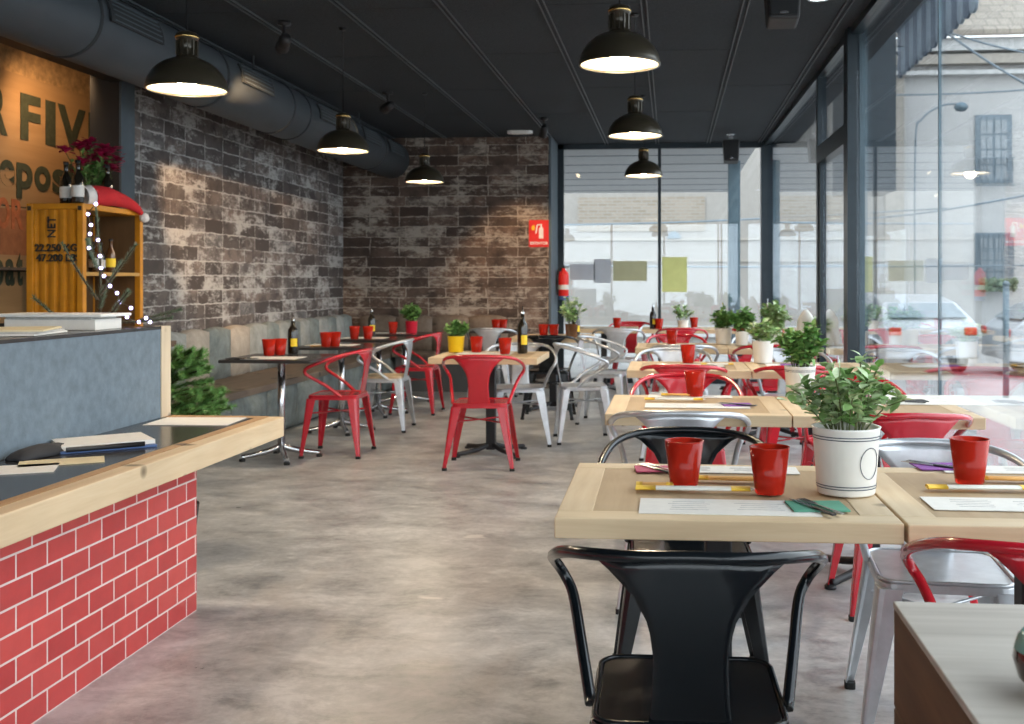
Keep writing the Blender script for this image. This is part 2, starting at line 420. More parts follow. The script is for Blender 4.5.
M['sticker_y'] = flat('lime_sticker', (.66,.69,.27), .6, var=.05)
M['pavement'] = flat('pale_pavement', (.33,.32,.31), .85, var=.15, scale=1.5)
M['asphalt'] = flat('asphalt', (.20,.20,.20), .9, var=.15)
M['canopy'] = flat('soffit_grey_white', (.46,.47,.48), .7, var=.05)
M['facade_l'] = flat('pale_facade', (.44,.435,.425), .9, var=.05, scale=2)  # light grey wall, paled further to imitate reflections in the glass
M['cornice'] = flat('cornice_cream', (.34,.31,.27), .85)
M['cornice_w'] = flat('cornice_white', (.47,.47,.46), .85)
M['fbrick'] = small_brick_mat('ochre_brickwork', (.23,.19,.145), (.29,.245,.195), (.28,.26,.23), .24, .08, .012)
M['rooft'] = small_brick_mat('clay_roof_tiles', (.27,.235,.195), (.33,.29,.24), (.22,.19,.16), .3, .25, .02)
M['win_frame'] = flat('grey_window_frame', (.16,.20,.23), .5)
M['win_dark'] = flat('far_window_pane', (.26,.29,.31), .15, var=.1)
M['car_w'] = flat('white_car_paint', (.42,.44,.46), .2, coat=.8, var=.02)
M['car_glass'] = flat('car_glass', (.14,.19,.22), .06, coat=.5)
M['tail'] = flat('tail_lamp_red', (.6,.03,.02), .2)
M['awn_a'] = flat('blue_grey_awning', (.09,.12,.165), .7)
M['awn_b'] = flat('pale_awning', (.22,.27,.32), .7)
M['teal'] = flat('teal_glaze', (.18,.36,.32), .1, coat=.6)
M['brown_gl'] = flat('dark_brown_glaze', (.035,.018,.012), .08, coat=.6)
M['folder_blue'] = flat('blue_folder', (.06,.12,.28), .5)
M['cream'] = flat('cream_card', (.70,.60,.38), .7)

# ------------------------------------------------------------------ room shell
YF = -4.0                      # front of the room, behind the camera
XS = -4.9                      # wall behind the bar that carries the painted sign
struct('floor', bx((-5.2, YF-.2, -.12), (XG(YF)+.1, YW+.1, 0)), M['floor'])
struct('ceiling', bx((-5.2, YF-.2, HC), (XG(YF)+.15, YW+.15, HC+.12)), M['ceil'])
struct('wall_left', bx((XL-.12, 7.62, 0), (XL, YB, HC)), M['brick_left'])
struct('wall_back', bx((XL-.12, YB, 0), (-1.485, YB+.85, HC)), M['brick_back'])
bm = new_bm(); box2(bm, (-1.485, YB-.012, 0), (-1.455, YB+.78, HC)); struct('trim_1', bm, M['column_g'])
struct('wall_bar', bx((XS-.1, YF, 0), (XS, 9.6, HC)), M['ply'])
struct('wall_bar_end', bx((XS, 9.5, 0), (XL-.12, 9.6, HC)), M['plaster'])
bm = new_bm(); box2(bm, (-4.28, 7.42, 0), (-4.055, 7.62, HC)); struct('column', bm, M['column'])
struct('trim_2', bx((-4.055, 7.423, 0), (-4.04, 7.62, HC)), M['column_g'])
struct('lintel', bx((-4.14, YF, 2.78), (-4.02, 7.42, HC)), M['column'])

# rails between the ceiling panels
for i in range(8):
    x = -.172 + (i-5)*.65
    bm = new_bm()
    box2(bm, (x-.022, YF, HC-.010), (x-.014, YW, HC+.001)); box2(bm, (x+.014, YF, HC-.010), (x+.022, YW, HC+.001))
    o = struct('ceiling_trim', bm, M['rail'])
for i in range(8):
    x0 = -.172 + (i-5)*.65
    for j in range(5):
        yy = -2 + j*2.9 + (i % 2)*1.4
        bm = new_bm(); box2(bm, (x0+.03, yy, HC-.003), (x0+.62, yy+.008, HC+.001)); struct('ceiling_trim', bm, M['duct_dark'])

# ---- window wall (frames and panes)
zt = HC-.05
def fr(bm, x0, x1, z0=0.0, z1=HC, y=YW, d=.07): box2(bm, (x0, y-d/2, z0), (x1, y+d/2, z1))
w = thing('window_1', '', ''); del w['label']; del w['category']; w['kind'] = 'structure'
xl, xr = -1.455, XG(YW)
xm = at_t(659.5, YW/(CT+ST*(659.5-PPX)/FPX)).x
bm = new_bm(); fr(bm, xl, xl+.075); fr(bm, xl, xr, HC-.07, HC); fr(bm, xl, xr, 0, .06); fr(bm, xm-.02, xm+.02, d=.05)
link('window_frame', bm, M['frame'], w)
link('window_pane', bx((xl+.07, YW-.006, .06), (xr, YW+.006, HC-.06)), M['glass'], w)
bm = new_bm(); box2(bm, (xr-.075, YW-.09, 0), (xr+.10, YW+.09, HC)); struct('window_corner_post', bm, M['frame'])

# ---- right glass wall
def gbox(bm, y0, y1, z0, z1, d=.07, off=0.0):
    xm_ = (XG(y0)+XG(y1))/2 + off
    box(bm, (xm_, (y0+y1)/2, (z0+z1)/2), (d, abs(y1-y0), z1-z0), math.atan(.0125))
def y_on_glass(px):
    y = 5.0
    for _ in range(20):
        k = (px-671)/FPX*CT; xc = (px-PPX)/FPX
        t = XG(y)/k; y = t*(CT+ST*xc)
    return y
yd0, yd1, yp = y_on_glass(846), y_on_glass(822), y_on_glass(855)
yj = y_on_glass(940)
w = thing('window_2', '', ''); del w['label']; del w['category']; w['kind'] = 'structure'
bm = new_bm()
gbox(bm, yp-.08, yp+.08, 0, HC, .13)
gbox(bm, YF, YW, HC-.05, HC, .08); gbox(bm, YF, YW, 0, .05, .08)
gbox(bm, yd1-.03, yd1+.05, 0, HC, .08)
link('window_frame', bm, M['frame'], w)
bm = new_bm(); gbox(bm, yp-.095, yp-.08, 0, HC, .055, .042)
link('post_cover', bm, M['frame_l'], w)
bm = new_bm(); gbox(bm, yj-.006, yj+.006, .05, HC-.05, .014)
link('pane_joint', bm, M['frame_l'], w)
bm = new_bm(); gbox(bm, YF, yp-.1, .05, HC-.05, .010); link('window_pane', bm, M['glass'], w)
bm = new_bm(); gbox(bm, yd1+.05, YW-.08, .05, HC-.05, .010); link('window_pane', bm, M['glass'], w)
bm = new_bm(); gbox(bm, yp+.08, yd1-.03, 2.45, HC-.05, .010); link('transom_pane', bm, M['glass'], w)
d = thing('door_1', '', ''); del d['label']; del d['category']; d['kind'] = 'structure'
bm = new_bm(); gbox(bm, yp+.08, yd1-.03, 2.30, 2.44, .09); gbox(bm, yp+.08, yp+.15, .02, 2.3, .06); gbox(bm, yd1-.10, yd1-.03, .02, 2.3, .06); gbox(bm, yp+.08, yd1-.03, .02, .12, .06)
link('door_frame', bm, M['frame'], d)
bm = new_bm(); gbox(bm, yp+.15, yd1-.10, .12, 2.3, .010); link('door_pane', bm, M['glass'], d)

# ---- front of the room behind the camera: unseen glazing added to brighten the room
w = thing('added_front_window', '', ''); del w['label']; del w['category']; w['kind'] = 'structure'
bm = new_bm()
for x in (-4.85, -3.3, -1.75, -.2, XG(YF)-.05): box2(bm, (x-.03, YF-.04, 0), (x+.03, YF+.04, HC))
box2(bm, (-4.9, YF-.04, HC-.08), (XG(YF), YF+.04, HC)); box2(bm, (-4.9, YF-.04, 0), (XG(YF), YF+.04, .08))
link('window_frame', bm, M['frame'], w)
link('window_pane', bx((-4.85, YF-.005, .08), (XG(YF)-.05, YF+.005, HC-.08)), M['glass'], w)

# ------------------------------------------------------------------ outside
bm = new_bm(); box2(bm, (-30, -25, -.55), (45, 60, -.35)); o = struct('street', bm, M['pavement'])
YFA = 26.0
fa = thing('street_building', 'pale rendered building across the street with tiled roof and barred windows', 'building', (0, YFA, -.35))
def fz(py, t=None): return H + (HOR-py)*26.3/FPX + .35
def fx(px): return at_t(px, YFA/(CT+ST*(px-PPX)/FPX)).x
xq = fx(898)
xq = fx(898)
link('rendered_wall', bx((-22, 0, 0), (xq-.1, .5, fz(62))), M['facade'], fa)
link('pale_wall', bx((xq-.1, 0, 0), (24, .5, fz(62))), M['facade_l'], fa)
link('brick_band', bx((fx(578), -.03, fz(232)), (fx(705), .02, fz(198))), M['fbrick'], fa)
bm = new_bm(); box2(bm, (xq-.32, -.10, 0), (xq+.12, .02, fz(82))); link('quoin', bm, M['cornice'], fa)
bm = new_bm(); box2(bm, (xq-.3, -.35, fz(62)), (24, .02, fz(50))); box2(bm, (xq-.3, -.25, fz(84)), (24, .02, fz(80))); link('white_cornice', bm, M['cornice_w'], fa)
bm = new_bm(); box2(bm, (xq-.3, -.28, fz(74)), (24, .02, fz(65))); box2(bm, (-22, -.05, fz(241)), (xq-.3, .02, fz(239))); box2(bm, (-22,-.05, fz(262)), (xq-.3, .02, fz(260.5)))
link('cream_cornice', bm, M['cornice'], fa)
bm = new_bm(); box2(bm, (-22, -.08, fz(336)), (24, .02, fz(325))); link('plinth', bm, M['cornice_w'], fa)
# roof slope
bm = new_bm()
vs = [bm.verts.new(p) for p in ((-22,-.5,fz(50)),(24,-.5,fz(50)),(24,5.5,fz(50)+2.55),(-22,5.5,fz(50)+4.2),(-22,-.5,fz(50)+.15),(24,-.5,fz(50)+.15),(24,5.5,fz(50)+2.7),(-22,5.5,fz(50)+4.35))]
for q in ((0,1,2,3),(7,6,5,4),(0,4,5,1),(1,5,6,2),(2,6,7,3),(3,7,4,0)): bm.faces.new([vs[i] for i in q])
link('roof', bm, M['rooft'], fa)
link('upper_wall', bx((-22, .6, fz(62)), (2.2, 3, fz(50)+3)), M['facade'], fa)
def fwindow(px0, px1, py0, py1, bars):
    x0, x1, z0, z1 = fx(px0), fx(px1), fz(py1), fz(py0)
    bm = new_bm(); box2(bm, (x0-.03, -.05, z0-.03), (x1+.03, .03, z1+.03))
    f = link('window_surround', bm, M['win_frame'], fa)
    bm = new_bm(); nx = 2
    for i in range(2):
        for k in range(2):
            for r in range(4):
                a = x0+.06+(x1-x0-.12)/2*i+.02; wd = (x1-x0-.12)/2-.04
                zz = z0+.06+(z1-z0-.12)/4*r; hh = (z1-z0-.12)/4-.04
                box2(bm, (a+wd/2*k+.01, -.065, zz), (a+wd/2*(k+1)-.01, -.045, zz+hh))
    link('window_pane', bm, M['win_dark'], f)
    bm = new_bm()
    for i in range(bars):
        x = x0+(x1-x0)*i/(bars-1); tube(bm, [(x,-.20,z0-.1),(x,-.20,z0+(z1-z0)*(.35 if bars == 7 else 1.0))], .012, 5)
    for zz in ((z0-.1, z0+(z1-z0)*.35) if bars == 7 else (z0-.1, z0+(z1-z0)*.33, z0+(z1-z0)*.66, z1)): box2(bm, (x0-.05,-.215,zz-.012), (x1+.05,-.185,zz+.012))
    link('grille', bm, M['win_frame'], f)
fwindow(976, 1010, 123, 186, 7); fwindow(976, 1011, 236, 285, 8)
bm = new_bm()
for i in range(130):
    p = Vector((random.uniform(fx(976),fx(1012)), -.3+random.uniform(-.12,.12), fz(288)+random.uniform(-.05,.22)))
    r = bmesh.ops.create_icosphere(bm, subdivisions=1, radius=random.uniform(.03,.07)); bmesh.ops.translate(bm, verts=r['verts'], vec=p)
link('window_box_plants', bm, M['fir_grey'], fa)['kind'] = 'stuff'
# arch fanlights low on the facade, seen through the window wall
bm = new_bm()
for pxc in (674,):
    poly = [(fx(pxc)+.17*math.cos(a), fz(240)+.2*math.sin(a)) for a in [PI*k/12 for k in range(13)]]
    prism(bm, poly, 0, .05, 0, Matrix(((1,0,0,0),(0,0,-1,0),(0,1,0,0),(0,0,0,1))))
link('arched_fanlight', bm, M['win_frame'], fa)

# overhead cables
for k, (pxa, pya, pxb, pyb, tt) in enumerate(((560,221,775,214,24),(560,262,1000,262,24.5),(893,91,1024,86,24),(950,30,1024,78,18.5),(955,30,1024,48,22),(868,214,965,202,21))):
    a = at_t(pxa, tt, H+(HOR-pya)*tt/FPX); b = at_t(pxb, tt, H+(HOR-pyb)*tt/FPX)
    a2 = a + (a-b)*.8; b2 = b + (b-a)*.8
    bm = new_bm(); mid = (a2+b2)/2 + Vector((0,0,-.12)); tube(bm, catmull([a2, mid, b2], 8), .022, 5)
    tag(link('overhead_cable', bm, M['win_frame']), ['dark cable strung across the facade just under the brick band','dark cable strung low along the facade at eye level','straight cable under the cornice beside the roof','steep cable crossing the cornices at the top right','upper shallow cable crossing the tiled roof','short cable low over the street behind the glass'][k], 'cable')
# canopy of the building outside the window wall and its pillar
bm = new_bm(); box2(bm, (-7, YW+.2, 3.05), (1.10, 20.6, 3.25)); o = struct('canopy_slab', bm, M['canopy'])
for k in range(6): struct('canopy_trim', bx((-7, YW+1.0+k*1.1, 3.044), (1.08, YW+1.02+k*1.1, 3.051)), M['column_g'])
struct('dark_upper_block', bx((3.25, 20.2, 3.02), (4.22, 21.6, 9.0)), M['frame'])  # dark upright block added beyond the glass, starting at canopy height
pp = at_t(734, 15.2)
bm = new_bm(); box(bm, (pp.x, pp.y, 1.35), (.17,.17,3.4)); box(bm, (pp.x, pp.y, -.32), (.26,.26,.06)); struct('pillar', bm, M['frame_l'])
# street lamp bracket on facade
p = at_t(938, 23.5)
sl = thing('street_lamp', 'thin street lamp with a curved arm against the pale facade', 'street lamp', (p.x, p.y, -.35))
bm = new_bm(); tube(bm, catmull([(0-.5,0,0),(-.5,0,4.6),(-.35,0,5.3),(.1,0,5.6),(.5,0,5.62)], 8), .022, 6); link('pole', bm, M['win_frame'], sl)
bm = new_bm(); lathe(bm, [(0,0.12),(.10,.10),(.16,0),(.10,-.08),(0,-.1)], 12, (.5,0,5.55)); link('lamp_head', bm, M['frame_l'], sl)
# awning fixed outside above the glass wall
ay0, ay1 = 7.0, 9.35
aw = thing('awning', 'blue grey scalloped awning hanging outside above the glass wall', 'awning', (0,0,0))
bm = new_bm(); poly = [(1.42, 3.72), (1.98, 3.46), (1.98, 3.49), (1.42, 3.75)]
prism(bm, poly, ay0, ay1, 0, Matrix(((1,0,0,0),(0,0,1,0),(0,1,0,0),(0,0,0,1)))); bmesh.ops.recalc_face_normals(bm, faces=bm.faces[:]); link('canvas', bm, M['awn_b'], aw)
bmA, bmB = new_bm(), new_bm(); ns = 16
for i in range(ns):
    a = ay0+(ay1-ay0)*i/ns; b_ = ay0+(ay1-ay0)*(i+1)/ns; c = (a+b_)/2
    pr = [(a, 3.47), (b_, 3.47)] + [(c+(b_-a)/2*math.cos(q), 3.11-.05*math.sin(q)) for q in (0, PI/4, PI/2, 3*PI/4, PI)]
    prism(bmA if i % 2 else bmB, pr, 1.965, 1.985, 0, Matrix(((0,0,1,0),(1,0,0,0),(0,1,0,0),(0,0,0,1))))
for b_ in (bmA, bmB): bmesh.ops.recalc_face_normals(b_, faces=b_.faces[:])
link('valance_stripe', bmA, M['awn_a'], aw); link('valance_stripe', bmB, M['awn_b'], aw)

# parked cars
def car(label, loc, rz):
    c = thing('parked_car', label, 'car', loc, rz, 'parked white cars')
    Lc, Wc = 4.0, 1.7
    side = [(-2.0,.28),(-2.0,.62),(-1.92,.82),(-1.2,.92),(-.62,1.32),(-.2,1.43),(.75,1.42),(1.35,1.28),(1.82,.95),(1.98,.82),(2.0,.30),(1.62,.26)]
    for cx in (1.28,):
        side += [(cx+.33*math.cos(a), .30+.33*math.sin(a)) for a in [PI*k/8 for k in range(0,9)]]
    side += [(.0,.22)]
    side += [(-1.28+.33*math.cos(a), .30+.33*math.sin(a)) for a in [PI*k/8 for k in range(0,9)]]
    bm = new_bm(); prism(bm, side, -Wc/2, Wc/2, 0, Matrix(((1,0,0,0),(0,0,-1,0),(0,1,0,0),(0,0,0,1))))
    for v in bm.verts:
        if v.co.z > .95: v.co.y *= 1-.28*(v.co.z-.95)/.5
    bmesh.ops.recalc_face_normals(bm, faces=bm.faces[:]); bmesh.ops.triangulate(bm, faces=[f for f in bm.faces if len(f.verts) > 6])
    link('car_body', bm, M['car_w'], c, bevel=.03)
    for s in (-1, 1):
        poly = [(-1.08,.95),(-.58,1.28),(-.05,1.36),(-.05,.95)]
        poly2 = [(.02,.95),(.02,1.36),(.72,1.35),(1.28,1.22),(1.42,.97)]
        for q in (poly, poly2):
            bm = new_bm()
            prism(bm, q, 0, .02, 0, Matrix(((1,0,0,0),(0,s*-.28,-1*s,s*(Wc/2+.01)+s*.27),(0,1,0,0),(0,0,0,1))))
            bmesh.ops.recalc_face_normals(bm, faces=bm.faces[:]); link('side_window', bm, M['car_glass'], c)
    for e, (x0, z0, x1, z1) in (('windscreen', (-1.17,.95,-.66,1.30)), ('rear_window', (1.78,1.0,1.40,1.25))):
        bm = new_bm(); sx_ = -.02 if x0 < 0 else .02
        vv = [bm.verts.new(q) for q in ((x0+sx_,-.70,z0+.02),(x0+sx_,.70,z0+.02),(x1+sx_,.60,z1+.02),(x1+sx_,-.60,z1+.02))]; bm.faces.new(vv)
        o = link(e, bm, M['car_glass'], c); so = o.modifiers.new('s','SOLIDIFY'); so.thickness = .02
    for x in (-1.28, 1.28):
        for s in (-1, 1):
            bm = new_bm(); lathe(bm, [(0,-.09),(.22,-.09),(.30,-.07),(.31,0),(.30,.07),(.22,.09),(0,.09)], 20, (0,0,0), Matrix.Translation((x, s*(Wc/2-.10), .30)) @ Matrix.Rotation(PI/2,4,'X'))
            wh = link('wheel', bm, M['rubber'], c)
            bm = new_bm(); lathe(bm, [(0,0),(.18,0),(.19,-.02)], 16, (0,0,0), Matrix.Translation((x, s*(Wc/2-.005), .30)) @ Matrix.Rotation(PI/2,4,'X')); link('hubcap', bm, M['chrome'], wh)
    for s in (-1,1):
        bm = new_bm(); box(bm, (2.0, s*.68, .78), (.05,.22,.14)); link('tail_lamp', bm, M['tail'], c, bevel=.02)
    return c
p = at_t(893, 20.5); car('white car parked behind the glass pane nearest the doorway post', (p.x, p.y, -.35), math.radians(-82))
p = at_t(1112, 18.5); car('white car parked at the right edge below the barred window', (p.x, p.y, -.35), math.radians(180))
p = at_t(1006, 15); bm = new_bm(); tube(bm, [(p.x,p.y,-.35),(p.x,p.y,1.25)], .045, 10); lathe(bm, [(.045,0),(.06,.02),(.03,.06),(0,.07)], 10, (p.x,p.y,1.25))
tag(link('street_bollard', bm, M['frame_l']), 'slim grey post standing on the pavement beside the right car', 'post')

# ------------------------------------------------------------------ duct along the left wall
DX, DZ, DR = -3.42, 2.80, .225
du = thing('ventilation_duct', 'large grey round ventilation duct hung under the ceiling along the left wall', 'duct', (DX, 0, DZ))
bm = new_bm(); lathe(bm, [(0,0),(DR,0),(DR,YB-YF-.3),(0,YB-YF-.3)], 40, (0,0,0), Matrix.Translation((0,YF+.2,0)) @ Matrix.Rotation(-PI/2,4,'X')); link('duct_pipe', bm, M['duct'], du)
ringys = [3.2, 4.45, 5.65, 6.75, 7.35, 8.7, 9.1, 10.5, 11.6]
for y in ringys:
    bm = new_bm(); lathe(bm, [(DR,0),(DR+.008,.004),(DR+.008,.024),(DR,.028)], 40, (0,0,0), Matrix.Translation((0,y,0)) @ Matrix.Rotation(-PI/2,4,'X')); link('seam_ring', bm, M['duct_dark'], du)
for y in (4.75, 6.05, 7.9, 9.65, 11.05, 12.05):
    g = new_bm()
    a0, a1 = math.radians(-2), math.radians(34)
    ln = .62
    vs = []
    for k in range(7):
        a = a0+(a1-a0)*k/6
        vs.append([g.verts.new((math.cos(a)*(DR+.012), y+q, math.sin(a)*(DR+.012))) for q in (-ln/2, ln/2)])
    for k in range(6): g.faces.new((vs[k][0], vs[k][1], vs[k+1][1], vs[k+1][0]))
    o = link('air_grille', g, M['duct_dark'], du); so = o.modifiers.new('s','SOLIDIFY'); so.thickness = .012; so.offset = 0
    g = new_bm()
    for k in range(5):
        a = a0+(a1-a0)*(k+.5)/5; box(g, (math.cos(a)*(DR+.02), y, math.sin(a)*(DR+.02)), (.006, ln-.06, .006))
    link('grille_slats', g, M['column_g'], o)
for y in (5.2, 8.0, 10.8):
    for s in (-.15, .15):
        bm = new_bm(); box(bm, (s, y, .225), (.012,.02,.11)); link('hanger', bm, M['duct_dark'], du)

# ------------------------------------------------------------------ pendant lamps
def make_pendant(label):
    D = .18   # rim radius, origin at the rim centre
    t = thing('pendant_lamp', label, 'pendant lamp', (0,0,2.2), 0, 'dome pendant lamps')
    prof = [(D,0),(D-.002,.016),(.172,.044),(.155,.074),(.130,.102),(.100,.123),(.068,.137),(.048,.141)]
    bm = new_bm(); lathe(bm, [(r+.002, z+.002) for r,z in prof] , 48); link('shade', bm, M['lamp_out'], t)
    bm = new_bm(); lathe(bm, [(r-.004, z) for r,z in prof] + [(0,.138)], 48); bmesh.ops.reverse_faces(bm, faces=bm.faces[:]); link('shade_lining', bm, M['lamp_in'], t)
    bm = new_bm(); lathe(bm, [(D-.006,-.002),(D+.004,-.002),(D+.004,.008),(D-.006,.008),(D-.006,-.002)], 48); link('rim', bm, M['lamp_out'], t)
    bm = new_bm(); lathe(bm, [(.056,.138),(.050,.150),(.040,.158),(.040,.225),(.050,.230),(.050,.252),(.040,.262),(.015,.270),(0,.272)], 24)
    n = link('neck', bm, M['lamp_out'], t)
    bm = new_bm(); lathe(bm, [(.0505,.236),(.053,.238),(.053,.246),(.0505,.248)], 24); link('brass_ring', bm, M['brass'], n)
    bm = new_bm()
    for k in range(12):
        a = 2*PI*k/12; box(bm, (math.cos(a)*.044, math.sin(a)*.044, .191), (.012,.005,.068), a)
    link('cooling_fins', bm, M['lamp_out'], n)
    bm = new_bm(); bmesh.ops.create_uvsphere(bm, u_segments=20, v_segments=12, radius=.05); bmesh.ops.translate(bm, verts=bm.verts, vec=(0,0,.055)); link('bulb', bm, M['bulb'], t, smooth=True)
    return t
lamps = [  # px, rim width, rim y, label
 (187, 81, 90, 'dome pendant lamp hanging beside the duct, over the yellow cabinet side'),
 (343, 53, 151, 'dome pendant lamp over the wall benches, between two other lamps of its row'),
 (424.5, 39.5, 182, 'small looking dome pendant lamp in front of the far brick wall'),
 (619.5, 83, 65, 'largest looking dome pendant lamp, over the front wooden tables'),
 (635, 56, 136, 'dome pendant lamp second in the row over the wooden tables'),
 (643.5, 39, 176, 'small looking dome pendant lamp in front of the window wall')]
RL = []
for i, (px, wd, py, lab) in enumerate(lamps):
    t = .372*FPX/wd
    loc = at_t(px, t, H+(HOR-py)*t/FPX)
    if i == 0: r = make_pendant(lab); r.location = loc
    else: r = dup(RL[0], loc, 0, lab)
    RL.append(r)
for r in RL:
    loc = r.location.copy()
    bm = new_bm(); tube(bm, [(0,0,.268),(0,0,HC-loc.z-.02)], .0035, 6); link('cord', bm, M['matt_black'], r)
    bm = new_bm(); lathe(bm, [(0,-.015),(.022,-.015),(.028,0),(0,0)], 20, (0,0,HC-loc.z)); link('ceiling_rose', bm, M['matt_black'], r)
    ld = bpy.data.lights.new('pendant_light', 'SPOT'); ld.energy = 32; ld.color = (1,.80,.58); ld.shadow_soft_size = .045; ld.spot_size = math.radians(172); ld.spot_blend = .3
    lo = bpy.data.objects.new('pendant_light', ld); COL.objects.link(lo); lo.location = loc + Vector((0,0,-.004))

# ------------------------------------------------------------------ ceiling spots, speakers
def spot(label, px, py_c, aim, energy):
    t = FPX*(HC-H)/(HOR-py_c); p = at_t(px, t, HC)
    s = thing('ceiling_spotlight', label, 'spotlight', p, 0, 'small ceiling spotlights')
    d = (Vector(aim)-Vector((p.x,p.y,HC-.16))).normalized()
    bm = new_bm(); lathe(bm, [(0,0),(.045,0),(.045,-.02),(.012,-.025),(.012,-.09),(0,-.09)], 16); link('mount', bm, M['matt_black'], s)
    R_ = d.to_track_quat('Z','Y').to_matrix().to_4x4()
    bm = new_bm(); lathe(bm, [(0,-.07),(.03,-.07),(.04,-.03),(.045,.07),(.04,.07),(.038,.05)], 20, (0,0,0), Matrix.Translation((0,0,-.14)) @ R_); link('lamp_head', bm, M['matt_black'], s)
    bm = new_bm(); lathe(bm, [(0,.055),(.036,.055)], 20, (0,0,0), Matrix.Translation((0,0,-.14)) @ R_); link('lens', bm, M['spot_face'], s)
    ld = bpy.data.lights.new('spot_beam', 'SPOT'); ld.energy = energy; ld.color = (1,.62,.32); ld.spot_size = math.radians(46); ld.spot_blend = .6; ld.shadow_soft_size = .04
    lo = bpy.data.objects.new('spot_beam', ld); COL.objects.link(lo); lo.location = Vector((p.x,p.y,HC-.14)) + d*.09; lo.rotation_euler = d.to_track_quat('-Z','Y').to_euler()
spot('small black ceiling spotlight between the two nearest lamps by the duct', 284, 22, (XL, 9.2, 1.75), 230)
spot('small ceiling spotlight in front of the far brick corner, beyond the benches', 388, 92, (DX+.2, 10.2, 2.72), 45)
spot('small ceiling spotlight at the edge of the brick wall and window', 544, 118, (-1.9, YB, 1.5), 80)
# unseen spots put in to light the sign wall and the bar
for (x,y,ax,ay,az,e) in ((-4.32,5.6,XS,6.4,2.1,27),(-4.32,7.2,XS,8.0,2.2,30),(-1.2,1.6,-1.9,2.9,.4,45)):
    s = thing('ceiling_spotlight', 'unseen ceiling spotlight placed to light the bar side', 'spotlight', (x,y,HC), 0, 'unseen spotlights over the bar')
    bm = new_bm(); lathe(bm, [(0,0),(.045,0),(.045,-.02),(.012,-.025),(.012,-.09),(0,-.09)], 16); link('mount', bm, M['matt_black'], s)
    d = (Vector((ax,ay,az))-Vector((x,y,HC-.14))).normalized(); R_ = d.to_track_quat('Z','Y').to_matrix().to_4x4()
    bm = new_bm(); lathe(bm, [(0,-.07),(.03,-.07),(.045,.07),(.038,.05),(0,.05)], 20, (0,0,0), Matrix.Translation((0,0,-.14)) @ R_); link('lamp_head', bm, M['matt_black'], s)
    ld = bpy.data.lights.new('spot_beam', 'SPOT'); ld.energy = e; ld.color = (1,.62,.32); ld.spot_size = math.radians(125 if x < -4 else 70); ld.spot_blend = 1.0; ld.shadow_soft_size = .05
    lo = bpy.data.objects.new('spot_beam', ld); COL.objects.link(lo); lo.location = Vector((x,y,HC-.14)) + d*.1; lo.rotation_euler = d.to_track_quat('-Z','Y').to_euler()
p = at_t(520, FPX*(HC-H)/(HOR-131), HC)
t_ = thing('emergency_light', 'flat oblong white light on the ceiling near the brick wall', 'ceiling light', p)
bm = new_bm(); prism(bm, rrect(.30,.14,.06), -.03, 0); link('housing', bm, M['white'], t_)
bm = new_bm(); prism(bm, rrect(.24,.09,.04), -.035, -.03); link('diffuser', bm, M['pot_w'], t_)
p = at_t(819, FPX*(HC-H)/(HOR+3), HC)
t_ = thing('ceiling_downlight', 'round ceiling downlight at the top edge near the glass wall', 'ceiling light', p)
bm = new_bm(); lathe(bm, [(.06,-.012),(.075,-.012),(.08,0)], 28); link('trim_ring', bm, M['chrome'], t_)
bm = new_bm(); lathe(bm, [(0,-.008),(.06,-.008)], 28); link('lens', bm, emis('downlight_glow', (.85,.95,1), 4), t_)

def speaker(label, px, pyb, t):
    p = at_t(px, t, HC)
    zb = H+(HOR-pyb)*t/FPX
    s = thing('loudspeaker', label, 'loudspeaker', p, 0, 'black ceiling loudspeakers')
    h = HC-.09-zb
    Mx = Matrix.Translation((0,0,-.09)) @ Matrix.Rotation(math.radians(-8),4,'X')
    bm = new_bm()
    pl = [(-.10,0),(.10,0),(.085,-h),(-.085,-h)]
    prism(bm, pl, -.09, .09, 0, Mx @ Matrix(((1,0,0,0),(0,0,1,0),(0,1,0,0),(0,0,0,1)))); bmesh.ops.recalc_face_normals(bm, faces=bm.faces[:])
    b = link('cabinet', bm, M['matt_black'], s, bevel=.015)
    bm = new_bm(); prism(bm, [(-.085,-.02),(.085,-.02),(.07,-h+.02),(-.07,-h+.02)], -.098, -.088, 0, Mx @ Matrix(((1,0,0,0),(0,0,1,0),(0,1,0,0),(0,0,0,1)))); bmesh.ops.recalc_face_normals(bm, faces=bm.faces[:])
    link('front_grille', bm, M['column'], s)
    bm = new_bm(); box(bm, (0,.02,-.05), (.05,.05,.10)); box(bm, (0,.02,-.004), (.09,.09,.014)); link('bracket', bm, M['chrome'], s)
    bm = new_bm(); box(bm, (0,-.13,-.09-h+.045), (.045,.006,.012)); link('badge', bm, M['chrome'], s)
speaker('black loudspeaker hung from the ceiling at the top edge, nearer one', 782, 26, 5.9)
speaker('black loudspeaker hung from the ceiling in front of the window wall', 731, 163, 12.6)

# ------------------------------------------------------------------ bar counter with red tiles
XB, YE = -1.871, 4.01
bar = thing('bar_counter', 'long bar counter with red tiled base, wooden ledge and blue grey upper panel', 'counter', (0,0,0))
link('tiled_base', bx((XB-.28, -2.5, 0), (XB, YE, .62)), M['tile'], bar)
ZT = .74; XE = -1.603; YEND = 4.245; XP = -2.097
bm = new_bm()
box2(bm, (XE-.065, -2.5, ZT-.082), (XE, YEND, ZT)); link('ledge_edge', bm, M['pine_y'], bar, bevel=.004)
link('ledge_top', bx((XP-.5, -2.5, ZT-.055), (XE-.10, YEND-.07, ZT+.001)), M['black_top'], bar)
bm = new_bm(); box2(bm, (XE-.10, -2.5, ZT-.054), (XE-.065, YEND-.07, ZT+.0015)); box2(bm, (XP-.5, YEND-.07, ZT-.08), (XE-.065, YEND, ZT+.0015)); link('ledge_border', bm, M['edge_wood'], bar)
